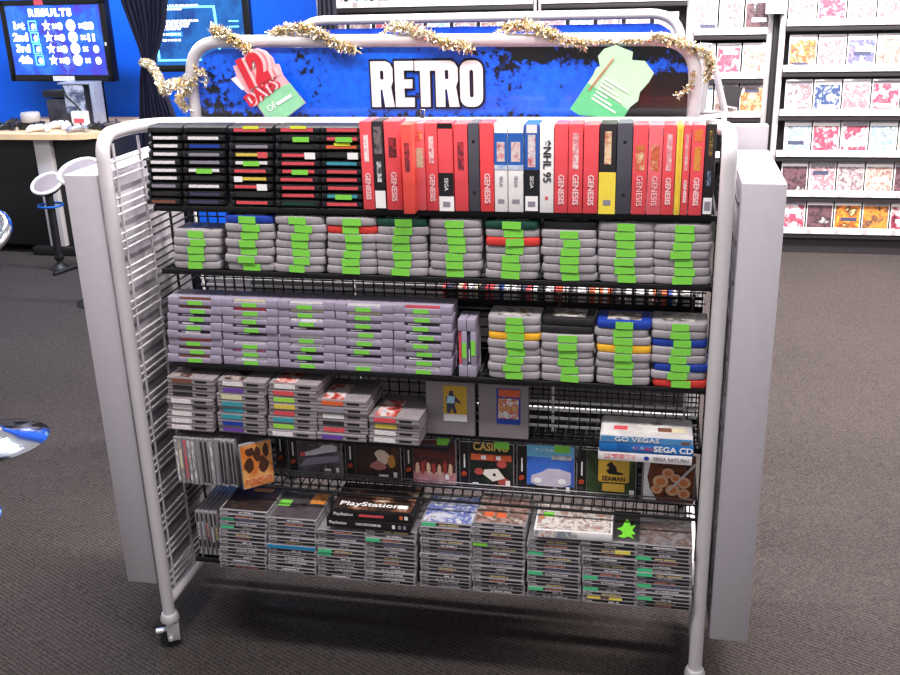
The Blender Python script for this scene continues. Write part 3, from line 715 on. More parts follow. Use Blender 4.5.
# ================================================================== DISC CASES
PLA = mat('clear_case_plastic', '#8f8b91', .18, 0, .6, .15, 60, coat=.4)
TRAY = mat('black_tray', '#232124', .35, 0, .5, .2)
def jewel_mesh():
    def f():
        bm = bmesh.new(); w, d, T = .125, .1415, .0103
        bm_box(bm, -w / 2, w / 2, 0, d, 0, .0018, .0004); bm_box(bm, -w / 2, w / 2, .0008, d, T - .0022, T - .0002, .0004)
        for s in (-1, 1): bm_box(bm, min(s * w / 2, s * (w / 2 - .006)), max(s * w / 2, s * (w / 2 - .006)), .0004, d, .0012, T - .0016, .0003)
        return finish(bm, 'case_shell', PLA)
    return cached('jewel', f)
def spine_art(seed):
    """dark paper spine: pale block at one end, a broken line of pale title print in the middle"""
    key = f'spine{seed}'
    if key in MC: return MC[key]
    r = random.Random(seed); base = r.choice(['#1b191c', '#211f22', '#2a282b', '#161517', '#343135', '#4c484d'])
    tint = r.choice(['#d8d4d8', '#d8d4d8', '#c4c0c4', '#c8b478', '#c07868', '#8088b0', '#b8b4b8'])
    mt = bpy.data.materials.new('printed_spine'); mt.use_nodes = True; nt = mt.node_tree; b = nt.nodes['Principled BSDF']; L = nt.links
    b.inputs['Roughness'].default_value = .5
    tc = nt.nodes.new('ShaderNodeTexCoord'); sp = nt.nodes.new('ShaderNodeSeparateXYZ'); L.new(tc.outputs['Object'], sp.inputs[0])
    mp = nt.nodes.new('ShaderNodeMapping'); mp.inputs['Scale'].default_value = (1, .02, .3); mp.inputs['Location'].default_value = (seed * .71, 0, 0)
    L.new(tc.outputs['Object'], mp.inputs['Vector'])
    nz = nt.nodes.new('ShaderNodeTexNoise'); nz.inputs['Scale'].default_value = 260; nz.inputs['Detail'].default_value = 1; L.new(mp.outputs['Vector'], nz.inputs['Vector'])
    def M(op, a, c):
        n = nt.nodes.new('ShaderNodeMath'); n.operation = op
        for i, v in enumerate((a, c)):
            if isinstance(v, (int, float)): n.inputs[i].default_value = v
            else: L.new(v, n.inputs[i])
        return n.outputs[0]
    half = r.uniform(.010, .034); off = r.uniform(-.004, .012)
    mid = M('LESS_THAN', M('ABSOLUTE', M('SUBTRACT', sp.outputs['X'], off), 0), half)
    line = M('LESS_THAN', M('ABSOLUTE', M('SUBTRACT', sp.outputs['Z'], .0034), 0), .0017)
    txt = M('MULTIPLY', M('MULTIPLY', mid, line), M('GREATER_THAN', nz.outputs['Fac'], .42))
    end = M('MULTIPLY', M('MULTIPLY', M('LESS_THAN', sp.outputs['X'], -.041), line), M('GREATER_THAN', nz.outputs['Fac'], .38))
    c1 = nt.nodes.new('ShaderNodeMix'); c1.data_type = 'RGBA'; c1.inputs[6].default_value = lin(base); c1.inputs[7].default_value = lin(tint); L.new(txt, c1.inputs[0])
    c2 = nt.nodes.new('ShaderNodeMix'); c2.data_type = 'RGBA'; L.new(c1.outputs[2], c2.inputs[6]); c2.inputs[7].default_value = lin('#a8a4a8'); L.new(end, c2.inputs[0])
    L.new(c2.outputs[2], b.inputs['Base Color']); MC[key] = mt; return mt
def jewel(loc, rot, label, seed, sticker=None, cover=None, group='disc cases stacked on the bottom shelf', name='disc_case'):
    root = empty(name, loc, rot); thing(root, label, 'disc case', group)
    new_obj('case_shell', jewel_mesh(), root)
    sp = new_obj('spine_insert', block_mesh(.111, .12, .0068, spine_art(seed % 24), 0, 'spine_insert'), root, (0, .0012, .0014))
    if sticker: label_bit('price_sticker', .034, .0085, sticker, root, -.043, -.0006, .0012)
    if cover: new_obj('cover_art', block_mesh(.118, .12, .0005, cover, 0, 'cover_art'), root, (.001, .006, .0103))
    return root
Y6 = -.02; T6 = .01045
r6 = [(220, 267, 23, {2: MINTS, 4: MINTS}, ['#2a2422', '#3c2c26', '#241f20', '#5a4a44'], .49), (268, 317, 15, {}, ['#1c1a1e', '#4a4448', '#5a5258', '#262428'], .5), (318, 366.5, 13, {5: MINTS, 6: MINTS}, None, .5), (367, 415.5, 14, {2: MINTS}, None, 0), (421, 471, 17, {0: MINTS}, ['#e8e4e8', '#3c58a8', '#d8d8e0', '#26304c'], 0), (473, 524, 18, {5: GREENS}, ['#3a3032', '#b09088', '#6a4c40', '#e0d8d0'], 0), (527, 580.5, 15, {3: MINTS, 8: MINTS, 12: MINTS}, None, 0), (582, 637, 16, {2: 'y', 9: MINTS, 12: MINTS, 14: 'y2'}, None, 0), (638.5, 688.5, 16, {3: MINTS, 6: MINTS, 7: MINTS, 10: MINTS, 13: MINTS}, ['#4a4446', '#8c8488', '#5c4840', '#a89ca0'], 0)]
YNOTE = mat('yellow_note', '#f0dc60', .6)
tops = {}
r6[0] = r6[0][:2] + (16,) + r6[0][3:]
for si, (xa, xb, n, st, cov, _) in enumerate(r6):
    for k in range(n):
        i = n - 1 - k; z = S6 + k * T6
        x = (XZ(xa, z, Y6) + XZ(xb, z, Y6)) / 2 + U(.0015)
        s = st.get(i)
        root = jewel((x, Y6 + U(.003), z), (0, 0, U(.012)), f'clear-edged disc case, {ordn(i + 1)} down in the {ordn(si + 1)} stack from the ladder, bottom shelf', si * 31 + k * 7 + 1, s if s not in ('y', 'y2') else None, art(cov, 26, si) if (cov and i == 0) else None)
        if s == 'y': label_bit('yellow_note', .034, .009, YNOTE, root, .03, -.0006, .001)
        if s == 'y2':
            for q in (-.035, .015): label_bit('yellow_note', .03, .009, YNOTE, root, q, -.0006, .001)
        if i == 0 and si == 0: label_bit('orange_picture', .05, .03, art(['#d8702c', '#e8a04c', '#7c2c1c'], 60, 2), root, .012, .10, .0110, .0005, (-PI / 2, 0, 0))
        if i == 0 and si == 1:
            label_bit('orange_picture', .038, .05, art(['#e0682c', '#f0a04c', '#7c2c1c'], 60, 3), root, .038, .08, .0110, .0005, (-PI / 2, 0, 0)); label_bit('green_sticker', .03, .03, GREENS, root, -.042, .06, .0110, .0005, (-PI / 2, 0, 0))
        if i == 0 and si == 5:
            for q in (-.03, .0): label_bit('orange_patch', .022, .022, lm('orange'), root, q, .03, .0110, .0005, (-PI / 2, 0, 0))
        if si == 1 and i == 7: label_bit('blue_spine', .122, .0085, mat('cyan_blue_print', '#1f86b8', .4), root, 0, -.0006, .001)
        tops[si] = S6 + n * T6
    # small overlap of the clear lids is avoided by the thickness step
# standing disc cases at the shelf end
for k, px in enumerate((199, 203.5, 208, 212.5, 216.5)):
    x = XZ(px, S6 + .063, .03)
    jewel((x + .0052, .03, S6 + .0636), (0, -PI / 2, 0), f'dark disc case standing on edge, {ordn(k + 1)} from the ladder on the bottom shelf', 300 + k, None, None, 'disc cases standing on the bottom shelf')
# two long black cases across the third and fourth stacks
def long_case(loc, rot, w, d, h, label, front, name='long_game_case', top=None, group=None, bev=.0015):
    root = empty(name, loc, rot); thing(root, label, 'game case', group)
    new_obj('case_shell', block_mesh(w, d, h, front, bev, 'case_shell'), root)
    if top: new_obj('cover_art', block_mesh(w * .95, d * .93, .0006, top, 0, 'cover_art'), root, (0, d * .035, h))
    return root
zb = max(tops[2], tops[3]) + .0003
for k, (xa, xb, lab, ttl) in enumerate(((327, 411, 'lower long black game case with white print laid over two disc stacks', ''), (331, 413, 'upper long black game case with red print and picture cover laid flat', 'PlayStation'))):
    z = zb + k * .0252
    xa_, xb_ = XZ(xa, z, Y6), XZ(xb, z, Y6)
    root = long_case(((xa_ + xb_) / 2, Y6 - .002, z), (0, 0, .02 * k), xb_ - xa_, .135, .0248, lab, mat('glossy_black_card', '#19171a', .25, coat=.4), top=art(['#181618', '#3a2824', '#181618', '#8a5a40', '#c8b8a8'], 25, 9) if k else None)
    wd = xb_ - xa_
    if k:
        label_bit('red_title', wd * .3, .006, lm('red'), root, .0, -.0005, .009)
        new_obj('lettering', text_mesh('PlayStation', .011, WHITE, .0003, 0), root, (-wd * .34, -.0005, .013))
        for q in (.36, .42): label_bit('badge', .008, .009, lm('orange') if q < .4 else WHITE, root, wd * q, -.0005, .008)
        tt = new_obj('title_print', text_mesh('PlayStation', .026, WHITE, .0003, .0004, 1.3), root, (-.01, .03, .0258), (-PI / 2, 0, 0))
        label_bit('white_patch', .022, .016, WHITE, root, wd * .36, .02, .0258, .0006, (-PI / 2, 0, 0))
    else:
        new_obj('lettering', text_mesh('PlayStation', .010, WHITE, .0003, 0), root, (-wd * .36, -.0005, .013))
        label_bit('title_print', wd * .3, .006, art(['#f0ecee', '#807c80', '#f0ecee'], 120, 4), root, .0, -.0005, .010)
        for q in (.3, .37, .43): label_bit('badge', .007, .009, lm('grey') if q > .3 else WHITE, root, wd * q, -.0005, .008)
# white long case on the seventh stack, green-creature cover on the eighth
z = tops[6] + .0003; xa_, xb_ = XZ(534, z, Y6), XZ(612, z, Y6)
t8 = max(tops[6], tops[7]) + .0003
root = long_case(((xa_ + xb_) / 2, Y6 - .004, t8), (0, 0, .02), xb_ - xa_, .125, .020, 'long white game case with mottled picture cover on the seventh disc stack', mat('white_gloss_card', '#e6e2e4', .35, coat=.3), top=art(['#e8e4e4', '#7c5c50', '#e4dcd8', '#9a8c88', '#c87848'], 30, 21))
label_bit('spine_picture', (xb_ - xa_) * .55, .017, art(['#b86848', '#e8e0dc', '#6c7888', '#f0ece8'], 50, 22), root, -.038, -.0006, .0015)
label_bit('green_sticker', .024, .02, GREENS, root, -.06, .06, .0208, .0006, (-PI / 2, 0, 0))
x = (XZ(614, t8, Y6) + XZ(638, t8, Y6)) / 2
root = empty('disc_case', (x, Y6 + .006, tops[7] + .001), (-1.25, 0, 0)); thing(root, 'black disc case with bright green creature cover propped on the eighth disc stack', 'disc case')
new_obj('case_shell', block_mesh(.058, .0103, .09, TRAY, .001, 'case_shell'), root)
prism('green_creature', [(-.02, .012), (-.008, .02), (-.012, .03), (-.022, .034), (-.01, .042), (-.006, .056), (0, .066), (.006, .056), (.008, .044), (.02, .05), (.012, .034), (.02, .022), (.01, .02), (.018, .008), (.004, .014), (-.006, .008)], .0008, mat('creature_green', '#6cc828', .5), root, (0, -.0006, 0))

# ------------------------------------------------------------------ fifth shelf: standing cases and forward-facing covers
v5 = ['white', 'cream', 'red', 'white', 'white', 'grey', 'dark', 'dark', 'white', 'grey', 'dark', 'dark', 'dark', 'dark']
Y5 = .012
for k, c in enumerate(v5):
    px = 175 + (236 - 175) * (k + .5) / len(v5)
    z = S5 + .0632; x = XZ(px, z, Y5)
    root = empty('standing_disc_case', (x + .0052, Y5 + U(.003), z), (0, -PI / 2 + U(.015), U(.02)))
    thing(root, f'disc case with {c} spine standing on edge, {ordn(k + 1)} from ladder on the fifth shelf', 'disc case', 'disc cases standing on the fifth shelf')
    new_obj('case_shell', jewel_mesh(), root)
    new_obj('spine_insert', block_mesh(.112, .12, .0072, art([COLS[c], COLS[c], '#8a8488' if c != 'dark' else '#4a464a', COLS[c]], 30, k, stretch=(1, .1, 3), coat=0), 0, 'spine_insert'), root, (0, .0008, .0014))
def cover(xa, xb, Yf, zb, h, label, pic, strip=True, rot=(-.04, 0, 0), sticker=True, name='cover_disc_case', strip_side=-1, back=.012, group='forward-facing disc cases on the fifth shelf'):
    x0, x1 = XZ(xa, zb + h / 2, Yf + .01), XZ(xb, zb + h / 2, Yf + .01); w = x1 - x0
    root = empty(name, ((x0 + x1) / 2, Yf, zb), rot); thing(root, label, 'disc case', group)
    new_obj('case_shell', block_mesh(w, .0105, h, PLA, .001, 'case_shell', 0), root)
    sw = w * .16 if strip else 0
    if strip:
        st = new_obj('spine_strip', block_mesh(sw, .0005, h * .96, mat('black_print', '#151316', .3, coat=.4), 0, 'spine_strip'), root, (-w / 2 + sw / 2 + .002, -.0007, h * .02))
        new_obj('swirl_mark', cached('swirl', lambda: swirl()), st, (0, -.0005, h * .26))
        new_obj('vertical_print', block_mesh(.0035, .0004, h * .3, lm('white'), 0, 'vertical_print'), st, (0, -.0005, h * .4))
    cw = w - sw - .005
    ca = new_obj('cover_art', block_mesh(cw, .0005, h * .96, pic, 0, 'cover_art'), root, (-w / 2 + sw + .003 + cw / 2, -.0007, h * .02))
    if sticker: label_bit('price_sticker', .036, .018, GREENS, root, w * .28, -.0018, h - .014)
    return root, ca, cw, h * .96
def swirl():
    bm = bmesh.new(); pts = []
    for k in range(22):
        t = k * .5; r = .0012 + .00035 * k * .75; pts.append((r * math.cos(t), 0, r * math.sin(t)))
    bm_tube(bm, pts, .0009, 5); return finish(bm, 'swirl_mark', ORNG)
DK = mat('black_print', '#151316', .3, coat=.4)
HC = .119
def rel(name, ca, pts, m, y): return prism(name, pts, .0005, m, ca, (0, y, 0))
def blob(cx, cz, rx_, rz, n=14, j=.0):
    return [(cx + rx_ * math.cos(2 * PI * i / n) * (1 + U(j)), cz + rz * math.sin(2 * PI * i / n) * (1 + U(j))) for i in range(n)]
# case behind (spine strip only in view) and the white vehicle cover
cover(276, 336, .122, S5, HC, 'black disc case with orange swirl, mostly hidden behind the white vehicle cover', art(['#2a272b', '#4a464c', '#1c1a1d'], 20, 31), sticker=False)
r_, ca, cw, h = cover(289, 343, .104, S5, HC, 'forward-facing disc case with a long white vehicle on a dark cover', art(['#2b282d', '#6a6670', '#38343c', '#8a8690'], 12, 32))
rel('white_vehicle', ca, [(-cw * .42, .056), (-cw * .2, .064), (0, .073), (.012, .082), (.034, .084), (cw * .42, .08), (cw * .4, .066), (.02, .062), (-.01, .054), (-cw * .4, .048)], mat('silver_print', '#d6d2da', .4), -.0008)
rel('road', ca, [(-cw * .48, .02), (cw * .45, .04), (cw * .45, .056), (-cw * .3, .044)], mat('violet_grey_print', '#8a8398', .5), -.0005)
label_bit('red_patch', .014, .01, lm('red'), ca, -cw * .38, -.0014, .048); label_bit('white_mark', .016, .006, WHITE, ca, cw * .18, -.001, .012)
label_bit('rating_mark', .008, .012, WHITE, ca, cw * .4, -.001, .010)
r_, ca, cw, h = cover(346, 402, .104, S5, HC, 'forward-facing disc case with dark cover and glowing pale figure patches', art(['#1c1618', '#3a2420', '#241c1e', '#5a3a30'], 18, 33))
rel('pale_figure', ca, blob(.012, .062, .018, .02, 11, .25), mat('cream_print', '#e0ccb8', .5), -.0006); rel('yellow_patch', ca, blob(.036, .05, .01, .018, 9, .2), mat('amber_print', '#c88a3c', .5), -.0008); rel('pink_patch', ca, blob(.0, .035, .02, .012, 9, .3), mat('rose_print', '#b87874', .5), -.0010)
label_bit('white_mark', .024, .005, WHITE, ca, .014, -.0012, .008); label_bit('rating_mark', .009, .013, WHITE, ca, cw * .38, -.0012, .008)
r_, ca, cw, h = cover(404.5, 457, .104, S5, HC, 'forward-facing disc case with a row of red figures on its cover', art(['#1e1719', '#5a2420', '#2a1a1c', '#8a3a34'], 30, 34))
label_bit('pink_ground', cw, .03, art(['#d8a0a8', '#b87880', '#e0b8bc'], 30, 35), ca, 0, -.0005, 0)
for k in range(7): rel('red_figure', ca, blob(-cw * .4 + k * cw * .13, .042 + U(.006), .005, .016, 9, .2), mat('figure_red', '#a03a34', .5) if k % 2 else mat('figure_cream', '#d8b49c', .5), -.0012 - .0002 * (k % 2))
label_bit('rating_mark', .009, .013, WHITE, ca, cw * .3, -.0016, .012)
r_, ca, cw, h = cover(460, 514.5, .104, S5, HC, 'forward-facing disc case with gold casino title and playing cards cover', art(['#101512', '#182820', '#101010', '#203428'], 14, 36))
new_obj('lettering', text_mesh('CASINO', .029, mat('gold_print', '#e6bd6a', .4), .0003, .0006, .82), ca, (0, -.0006, .105))
label_bit('red_banner', cw * .92, .016, art(['#b83a24', '#d8643c', '#a82c20'], 30, 37), ca, 0, -.0006, .070)
for k in range(3): label_bit('reel_symbol', .012, .010, lm('white') if k != 1 else lm('orange'), ca, -.018 + k * .018, -.0011, .073)
prism('playing_card', [(-.016, .046), (.016, .05), (.034, .026), (.004, .016), (-.02, .034)], .0005, mat('card_white', '#e8e0d8', .5), ca, (0, -.0009, 0)); rel('pip', ca, blob(.008, .034, .004, .004), lm('dark'), -.0014)
for q in ((-.03, .04, .011), (.026, .062, .012), (.03, .016, .014)): rel('casino_chip', ca, blob(q[0], q[1], q[2], q[2] * .8), mat('chip_red', '#b04a44', .5), -.0007)
label_bit('rating_mark', .011, .014, WHITE, ca, cw * .38, -.0013, .006); label_bit('white_mark', .014, .004, WHITE, ca, -cw * .36, -.0012, .006)
r_, ca, cw, h = cover(517, 575, .104, S5, HC, 'forward-facing disc case with a pale car against blue sky cover', art(['#2a50b8', '#3c70d0', '#26409a'], 9, 38))
label_bit('sky_band', cw, .03, mat('sky_print', '#6cb8e0', .5), ca, 0, -.0005, .089); label_bit('white_title', cw * .6, .007, art(['#e8f0f4', '#6cb8e0', '#f4f8fa'], 90, 39), ca, -.008, -.001, .104)
label_bit('pale_strip', cw * .42, .012, art(['#c8c8d0', '#787c90'], 40, 39), ca, .026, -.0011, .084)
rel('pale_car', ca, [(-cw * .42, .022), (-cw * .4, .04), (-.02, .05), (-.006, .06), (.02, .06), (cw * .44, .052), (cw * .44, .022), (.03, .014), (-.03, .014)], mat('pearl_print', '#c4bed4', .4), -.0009)
for q in (-.03, .028): rel('headlamp', ca, blob(q, .028, .010, .007), WHITE, -.0014)
label_bit('dark_foot', cw, .015, DK, ca, 0, -.0007, 0); label_bit('rating_mark', .009, .013, WHITE, ca, cw * .38, -.0012, .002); rel('rating_disc', ca, blob(.012, .008, .006, .005), lm('grey'), -.0012)
r_, ca, cw, h = cover(576.5, 636.5, .104, S5, HC, 'forward-facing disc case with yellow creature warning sign on a leafy cover', art(['#1a1f18', '#2f4a24', '#1c2218', '#3c6a2c'], 22, 40), sticker=False)
YS = mat('road_sign_yellow', '#d2a83e', .5)
prism('yellow_sign', rr(-.026, .046, .036, .104, .006), .0006, YS, ca, (-.004, -.0006, 0))
prism('creature_silhouette', [(-.012, .066), (-.006, .058), (.016, .056), (.03, .058), (.024, .062), (.014, .064), (.012, .074), (.004, .084), (-.001, .09), (-.004, .086), (-.008, .084), (-.012, .078), (-.006, .076), (-.006, .07)], .0006, DK, ca, (0, -.0012, 0))
new_obj('lettering', text_mesh('SEAMAN', .0165, DK, .0003, .0004, .86), ca, (.006, -.0012, .045))
prism('lower_plate', rr(-.02, .032, .012, .032, .002), .0006, YS, ca, (0, -.0006, 0)); label_bit('rating_mark', .011, .015, WHITE, ca, cw * .43, -.0012, .003)
r_, ca, cw, h = cover(642, 695, .098, S5, .118, 'forward-facing case with sushi and chopsticks picture and white edge', art(['#2a1410', '#7a3c20', '#3c1c14', '#b0642c'], 20, 41), strip=False, sticker=False)
rel('white_edge', ca, [(-cw * .49, .002), (-cw * .22, .002), (-cw * .36, .03), (-cw * .42, .06), (-cw * .36, .1), (-cw * .3, .12), (-cw * .49, .12)], WHITE, -.0006)
for q in ((-.018, .05, .018), (-.026, .03, .013), (.01, .03, .016), (-.002, .072, .014), (.034, .05, .016), (.036, .022, .014), (.016, .06, .012)): rel('sushi_roll', ca, blob(q[0], q[1], q[2], q[2] * .9), mat('rice_print', '#e8b890', .5), -.0008); rel('sushi_filling', ca, blob(q[0], q[1], q[2] * .6, q[2] * .5), mat('salmon_print', '#d8824c', .5), -.0014)
rel('chopstick', ca, [(0, .03), (.003, .027), (.062, .098), (.056, .1)], mat('stick_print', '#d8d4d4', .4), -.002)
# angled orange cover leaning at the end of the standing cases
p0 = PY(240, 485, -.01); p1 = PY(270, 478, .05)
root = empty('cover_disc_case', (p0.x + .004, .0, S5 + .0005), (0, 0, .72))
thing(root, 'orange cover disc case turned at an angle beside the standing cases', 'disc case')
new_obj('case_shell', block_mesh(.080, .0103, .120, PLA, .001, 'case_shell'), root, (.040, 0, 0))
ca = new_obj('cover_art', block_mesh(.077, .0005, .115, art(['#e8903c', '#d8702c', '#f0b46c', '#b85020'], 14, 51), 0, 'cover_art'), root, (.040, -.0007, .002))
for q in ((-.02, .06, .012, .02), (.016, .055, .012, .022), (.002, .085, .009, .02), (.024, .09, .008, .018), (-.016, .095, .012, .012)): rel('dark_figure', ca, blob(q[0], q[1], q[2], q[3], 11, .2), mat('umber_print', '#4a2a1c', .5), -.0007)
label_bit('pale_band', .066, .014, art(['#f0c890', '#d06030', '#f0d8a8'], 60, 52), ca, 0, -.0006, .01)

# ------------------------------------------------------------------ three long cases on top of the fifth-shelf covers
zt = S4 + .0065
def lcase(k, xa, xb, z, h, lab, m, dx=0):
    x0, x1 = XZ(xa, z + h / 2, .004), XZ(xb, z + h / 2, .004)
    return long_case(((x0 + x1) / 2, .004, z), (0, 0, -.012 + .01 * k), x1 - x0, .101, h, lab, m, group='long cases piled on the fourth shelf'), x1 - x0
hb = .0235
r0, w0 = lcase(0, 598, 692, zt - .006, .021, 'long white game case with red script at the foot of the three-case pile', mat('white_gloss_card'))
label_bit('red_script', w0 * .33, .012, art(['#e8e2e4', '#d84858', '#e8e2e4', '#c83848'], 70, 61), r0, -w0 * .27, -.0006, .005)
new_obj('lettering', text_mesh('SEGA SATURN', .0115, lm('grey'), .0003, .0002, 1.05), r0, (w0 * .28, -.0006, .0105)); rel('planet_mark', r0, blob(w0 * .02, .0105, .006, .005), lm('blue'), -.0006)
r1, w1 = lcase(1, 599, 693.5, zt + .0155, hb, 'long blue game case with white letters in the middle of the three-case pile', mat('sega_blue', '#1a6cb8', .35, coat=.4))
new_obj('lettering', text_mesh('SEGA CD', .0185, WHITE, .0003, .0004, 1.12), r1, (w1 * .29, -.0006, .012)); label_bit('title_print', w1 * .22, .009, art(['#f0f0f4', '#1a6cb8', '#c83c4c'], 70, 62), r1, -w1 * .03, -.0006, .008)
label_bit('dark_title', w1 * .12, .014, art(['#123c7c', '#1a6cb8', '#0c2c60'], 70, 63), r1, -w1 * .25, -.0006, .005)
r2_, w2 = lcase(2, 600, 693, zt + .0393, .017, 'long case with pale picture cover and blue edge topping the three-case pile', mat('pale_case', '#c8c4c8', .3, coat=.4))
label_bit('blue_edge', w2 * .98, .014, mat('steel_blue_print', '#4c8ac0', .4), r2_, 0, -.0006, .0015)
new_obj('lettering', text_mesh('GO VEGAS', .015, lm('white'), .0003, .0002, 1.35), r2_, (-w2 * .10, -.0012, .0085)); label_bit('dark_chip', .018, .006, lm('brown'), r2_, w2 * .42, -.0012, .004)
new_obj('cover_art', block_mesh(w2 * .96, .098, .0006, art(['#d8d4d4', '#c8c2c0', '#e8e4e4', '#a08c84'], 12, 64), 0, 'cover_art'), r2_, (0, .004, .017))
for q, c_ in ((-.28, 'red'), (.2, 'brown'), (.35, 'cream')): new_obj('cover_patch', block_mesh(.03, .02, .0004, lm(c_), 0, 'cover_patch'), r2_, (w2 * q, .03, .0176))

# ================================================================== WALL GONDOLA WITH GAME CASES
UPM = mat('grey_upright', '#b9b4b8', .4, .2); SHD = mat('dark_shelf_edge', '#2a272b', .5)
PAL = dict(
 pale=['#e4dcde', '#a8969a', '#645058', '#c0b0b4', '#44343a', '#dcd2d4'], orange=['#f8f0ec', '#e0b080', '#6a4038', '#d88c40', '#f4ecec'], blue=['#f4f0f8', '#c8c0dc', '#3a50a8', '#8a70b0', '#f0ecf4'],
 pink=['#e8dcde', '#c0a0a8', '#7c5460', '#d0b8bc', '#503840'], navy=['#f4f4f8', '#b0b8cc', '#2a3c68', '#384868', '#d8dce8', '#f0f0f4'], red=['#f0e8e8', '#d8b8c0', '#8c3048', '#a85468', '#e4d8d8'],
 dark=['#3c2c34', '#6a4c54', '#281c24', '#e0d8dc'], brown=['#f0e8e4', '#8a6058', '#c0a8a0', '#5c3c38', '#f0e8e4'], fire=['#f0c040', '#e07830', '#3a2420', '#f8e8a0'],
 sunset=['#241c24', '#d88838', '#3c3038', '#e8b060'], wine=['#4a2030', '#883044', '#f0e0e0', '#301420'], sky=['#e8e8e8', '#c0ccd8', '#587ca0', '#c8d0d4', '#40586c', '#e4e4e4'])
PW = dict(pale='washed-out white', orange='orange-banded', blue='blue and purple', pink='pale pink', navy='navy blue', red='red-figured', dark='dark', brown='brown', fire='fiery yellow', sunset='dark sunset', wine='wine red', sky='white and pale blue')
def wall_case(x, Y, z, w, h, pal, seed, label, group):
    o = empty('game_case', (x, Y, z), (-.12, 0, 0)); thing(o, label, 'game case', group)
    new_obj('case_shell', block_mesh(w, .014, h, mat('pale_case_shell', '#d8d4d6', .25, coat=.4), .001, 'case_shell'), o)
    new_obj('cover_art', block_mesh(w * .93, .0006, h * .92, art(PAL[pal], 17, seed), 0, 'cover_art'), o, (0, -.0007, h * .03))
    label_bit('title_strip', w * .93, h * .09, lm('white' if seed % 3 else 'grey'), o, 0, -.0012, h * .85)
    if seed % 2: label_bit('title_print', w * .6, h * .12, WHITE if pal in ('dark', 'wine', 'navy', 'sunset', 'brown', 'red') else lm('slate'), o, U(w * .1), -.0012, h * random.uniform(.05, .7))
    label_bit('rating_mark', w * .1, h * .09, WHITE if seed % 2 else lm('dark'), o, -w * .36, -.0013, h * .05)
def gondola(name, label, xa, xb, Y, zs, zbase=0, ztop=2.1, back=None):
    g = empty(name, ((xa + xb) / 2, Y, 0)); thing(g, label, 'wall shelving')
    cx = (xa + xb) / 2
    box('back_panel', (xa - cx, xb - cx, .20, .23, 0, ztop), back or mat('shaded_slat_back', '#6c666a', .6), g)
    for x in (xa, xb): box('upright', (x - cx - .016, x - cx + .016, .02, .22, 0, ztop), UPM, g, .003)
    for z in zs:
        s = box('shelf', (xa - cx + .017, xb - cx - .017, 0, .2, z - .018, z + .018), SHD, g, .002)
        box('price_rail', (xa - cx + .018, xb - cx - .018, -.008, -.001, z + .012, z + .048), mat('white_price_rail', '#f0eaec', .4), s)
        x = xa - cx + .07
        while x < xb - cx - .05:
            box('price_tag', (x, x + .03, -.0095, -.0085, z + .016, z + .044), mat('grey_tag', '#a8a0a4', .5), s); x += .158
    return g
RZ = [1.566, 1.316, 1.064, .816, .579, .342]
RYY = 4.17
g = gondola('wall_gondola', 'white wall shelving bay full of forward-facing game cases behind the grey end box', 1.865, 3.0, RYY, RZ + [.117])
box('kick_plate', (-.55, .55, .03, .2, 0, .098), SHD, g)
rows = [('pale red pale pale pale pink pale'.split(), 788), ('orange pale blue brown pale pink sky'.split(), 788), ('pale navy pink red pale pale navy'.split(), 784), ('sky red red sky brown pale pink'.split(), 783), ('dark pink pale brown dark red pale'.split(), 780), ('red dark fire sunset wine dark fire'.split(), 778)]
zz = [1.316, 1.064, .816, .579, .342, .117]
for ri, (pals, px0) in enumerate(rows):
    z = zz[ri] + .020
    x = XZ(px0, z, RYY) + .075; x = max(x, 1.885 + .073)
    for k, p in enumerate(pals):
        if x > 2.92: break
        wall_case(x, RYY + .012, z + .002, .150, .192 if ri < 5 else .185, p, ri * 11 + k * 5 + 2, f'{PW[p]} game case, {ordn(k + 1)} along the {ordn(ri + 1)} shelf of the wall bay', 'game cases on the wall bay')
        x += .158
# middle bay
co = box('gap_filler', (1.818, 1.847, 4.215, 4.40, 0, 2.1), mat('matt_black', '#121113', .8), None, .002); thing(co, 'narrow black strip put in for the dark gap between the two wall bays', 'column')  # added black strip that gives the dark gap between the bays
g = gondola('wall_gondola', 'wall shelving bay of game cases seen between header sign and white upright', 1.36, 1.80, 4.22, [1.53, 1.272, 1.024, .80, .56], back=mat('matt_black', '#121113', .8))
for ri, (z, pals) in enumerate(((1.53, 'pale brown pale'), (1.272, 'pale pale dark'), (1.024, 'pink red brown'), (.80, 'sky brown orange'))):
    for k, p in enumerate(pals.split()): wall_case(1.36 + .075 + k * .145, 4.232, z + .022, .135, .188, p, 70 + ri * 5 + k, f'{PW[p]} game case, {ordn(k + 1)} on shelf {ordn(ri + 1)} of the narrow wall bay', 'game cases in the narrow wall bay')
g = gondola('wall_gondola', 'wall shelving bay seen over the header sign beside the hanging dark drape', -.92, .445, 4.25, [1.725, 1.465, 1.205])
for bi, (xa, n) in enumerate(((-.90, 8), (.475, 5))):
    for ri, z in enumerate((1.205, 1.465)):
        for k in range(n):
            p = ('pale', 'pink', 'brown', 'pale', 'sky', 'pale', 'red', 'pale')[(k * 3 + ri + bi) % 8]
            wall_case(xa + .075 + k * .166, 4.262, z + .022, .139, .188, p, 120 + bi * 40 + ri * 10 + k, f'{PW[p]} game case, {ordn(k + 1)} on the {"lower" if ri == 0 else "upper"} shelf of the {"drape-side" if bi == 0 else "central"} wall bay', 'game cases over the header sign')
g = gondola('wall_gondola', 'central wall shelving bay of pale game cases above the lettered sign', .46, 1.345, 4.25, [1.725, 1.465, 1.205])
tg = empty('shelf_talker', PY(731, 96, 4.19), (0, math.radians(12), 0)); thing(tg, 'small tilted black card standing out from the narrow wall bay shelf', 'sign card')
label_bit('card', .105, .115, lm('dark'), tg, 0, 0, -.055, .003); label_bit('holder', .09, .012, WHITEM, tg, 0, .003, -.067, .02)
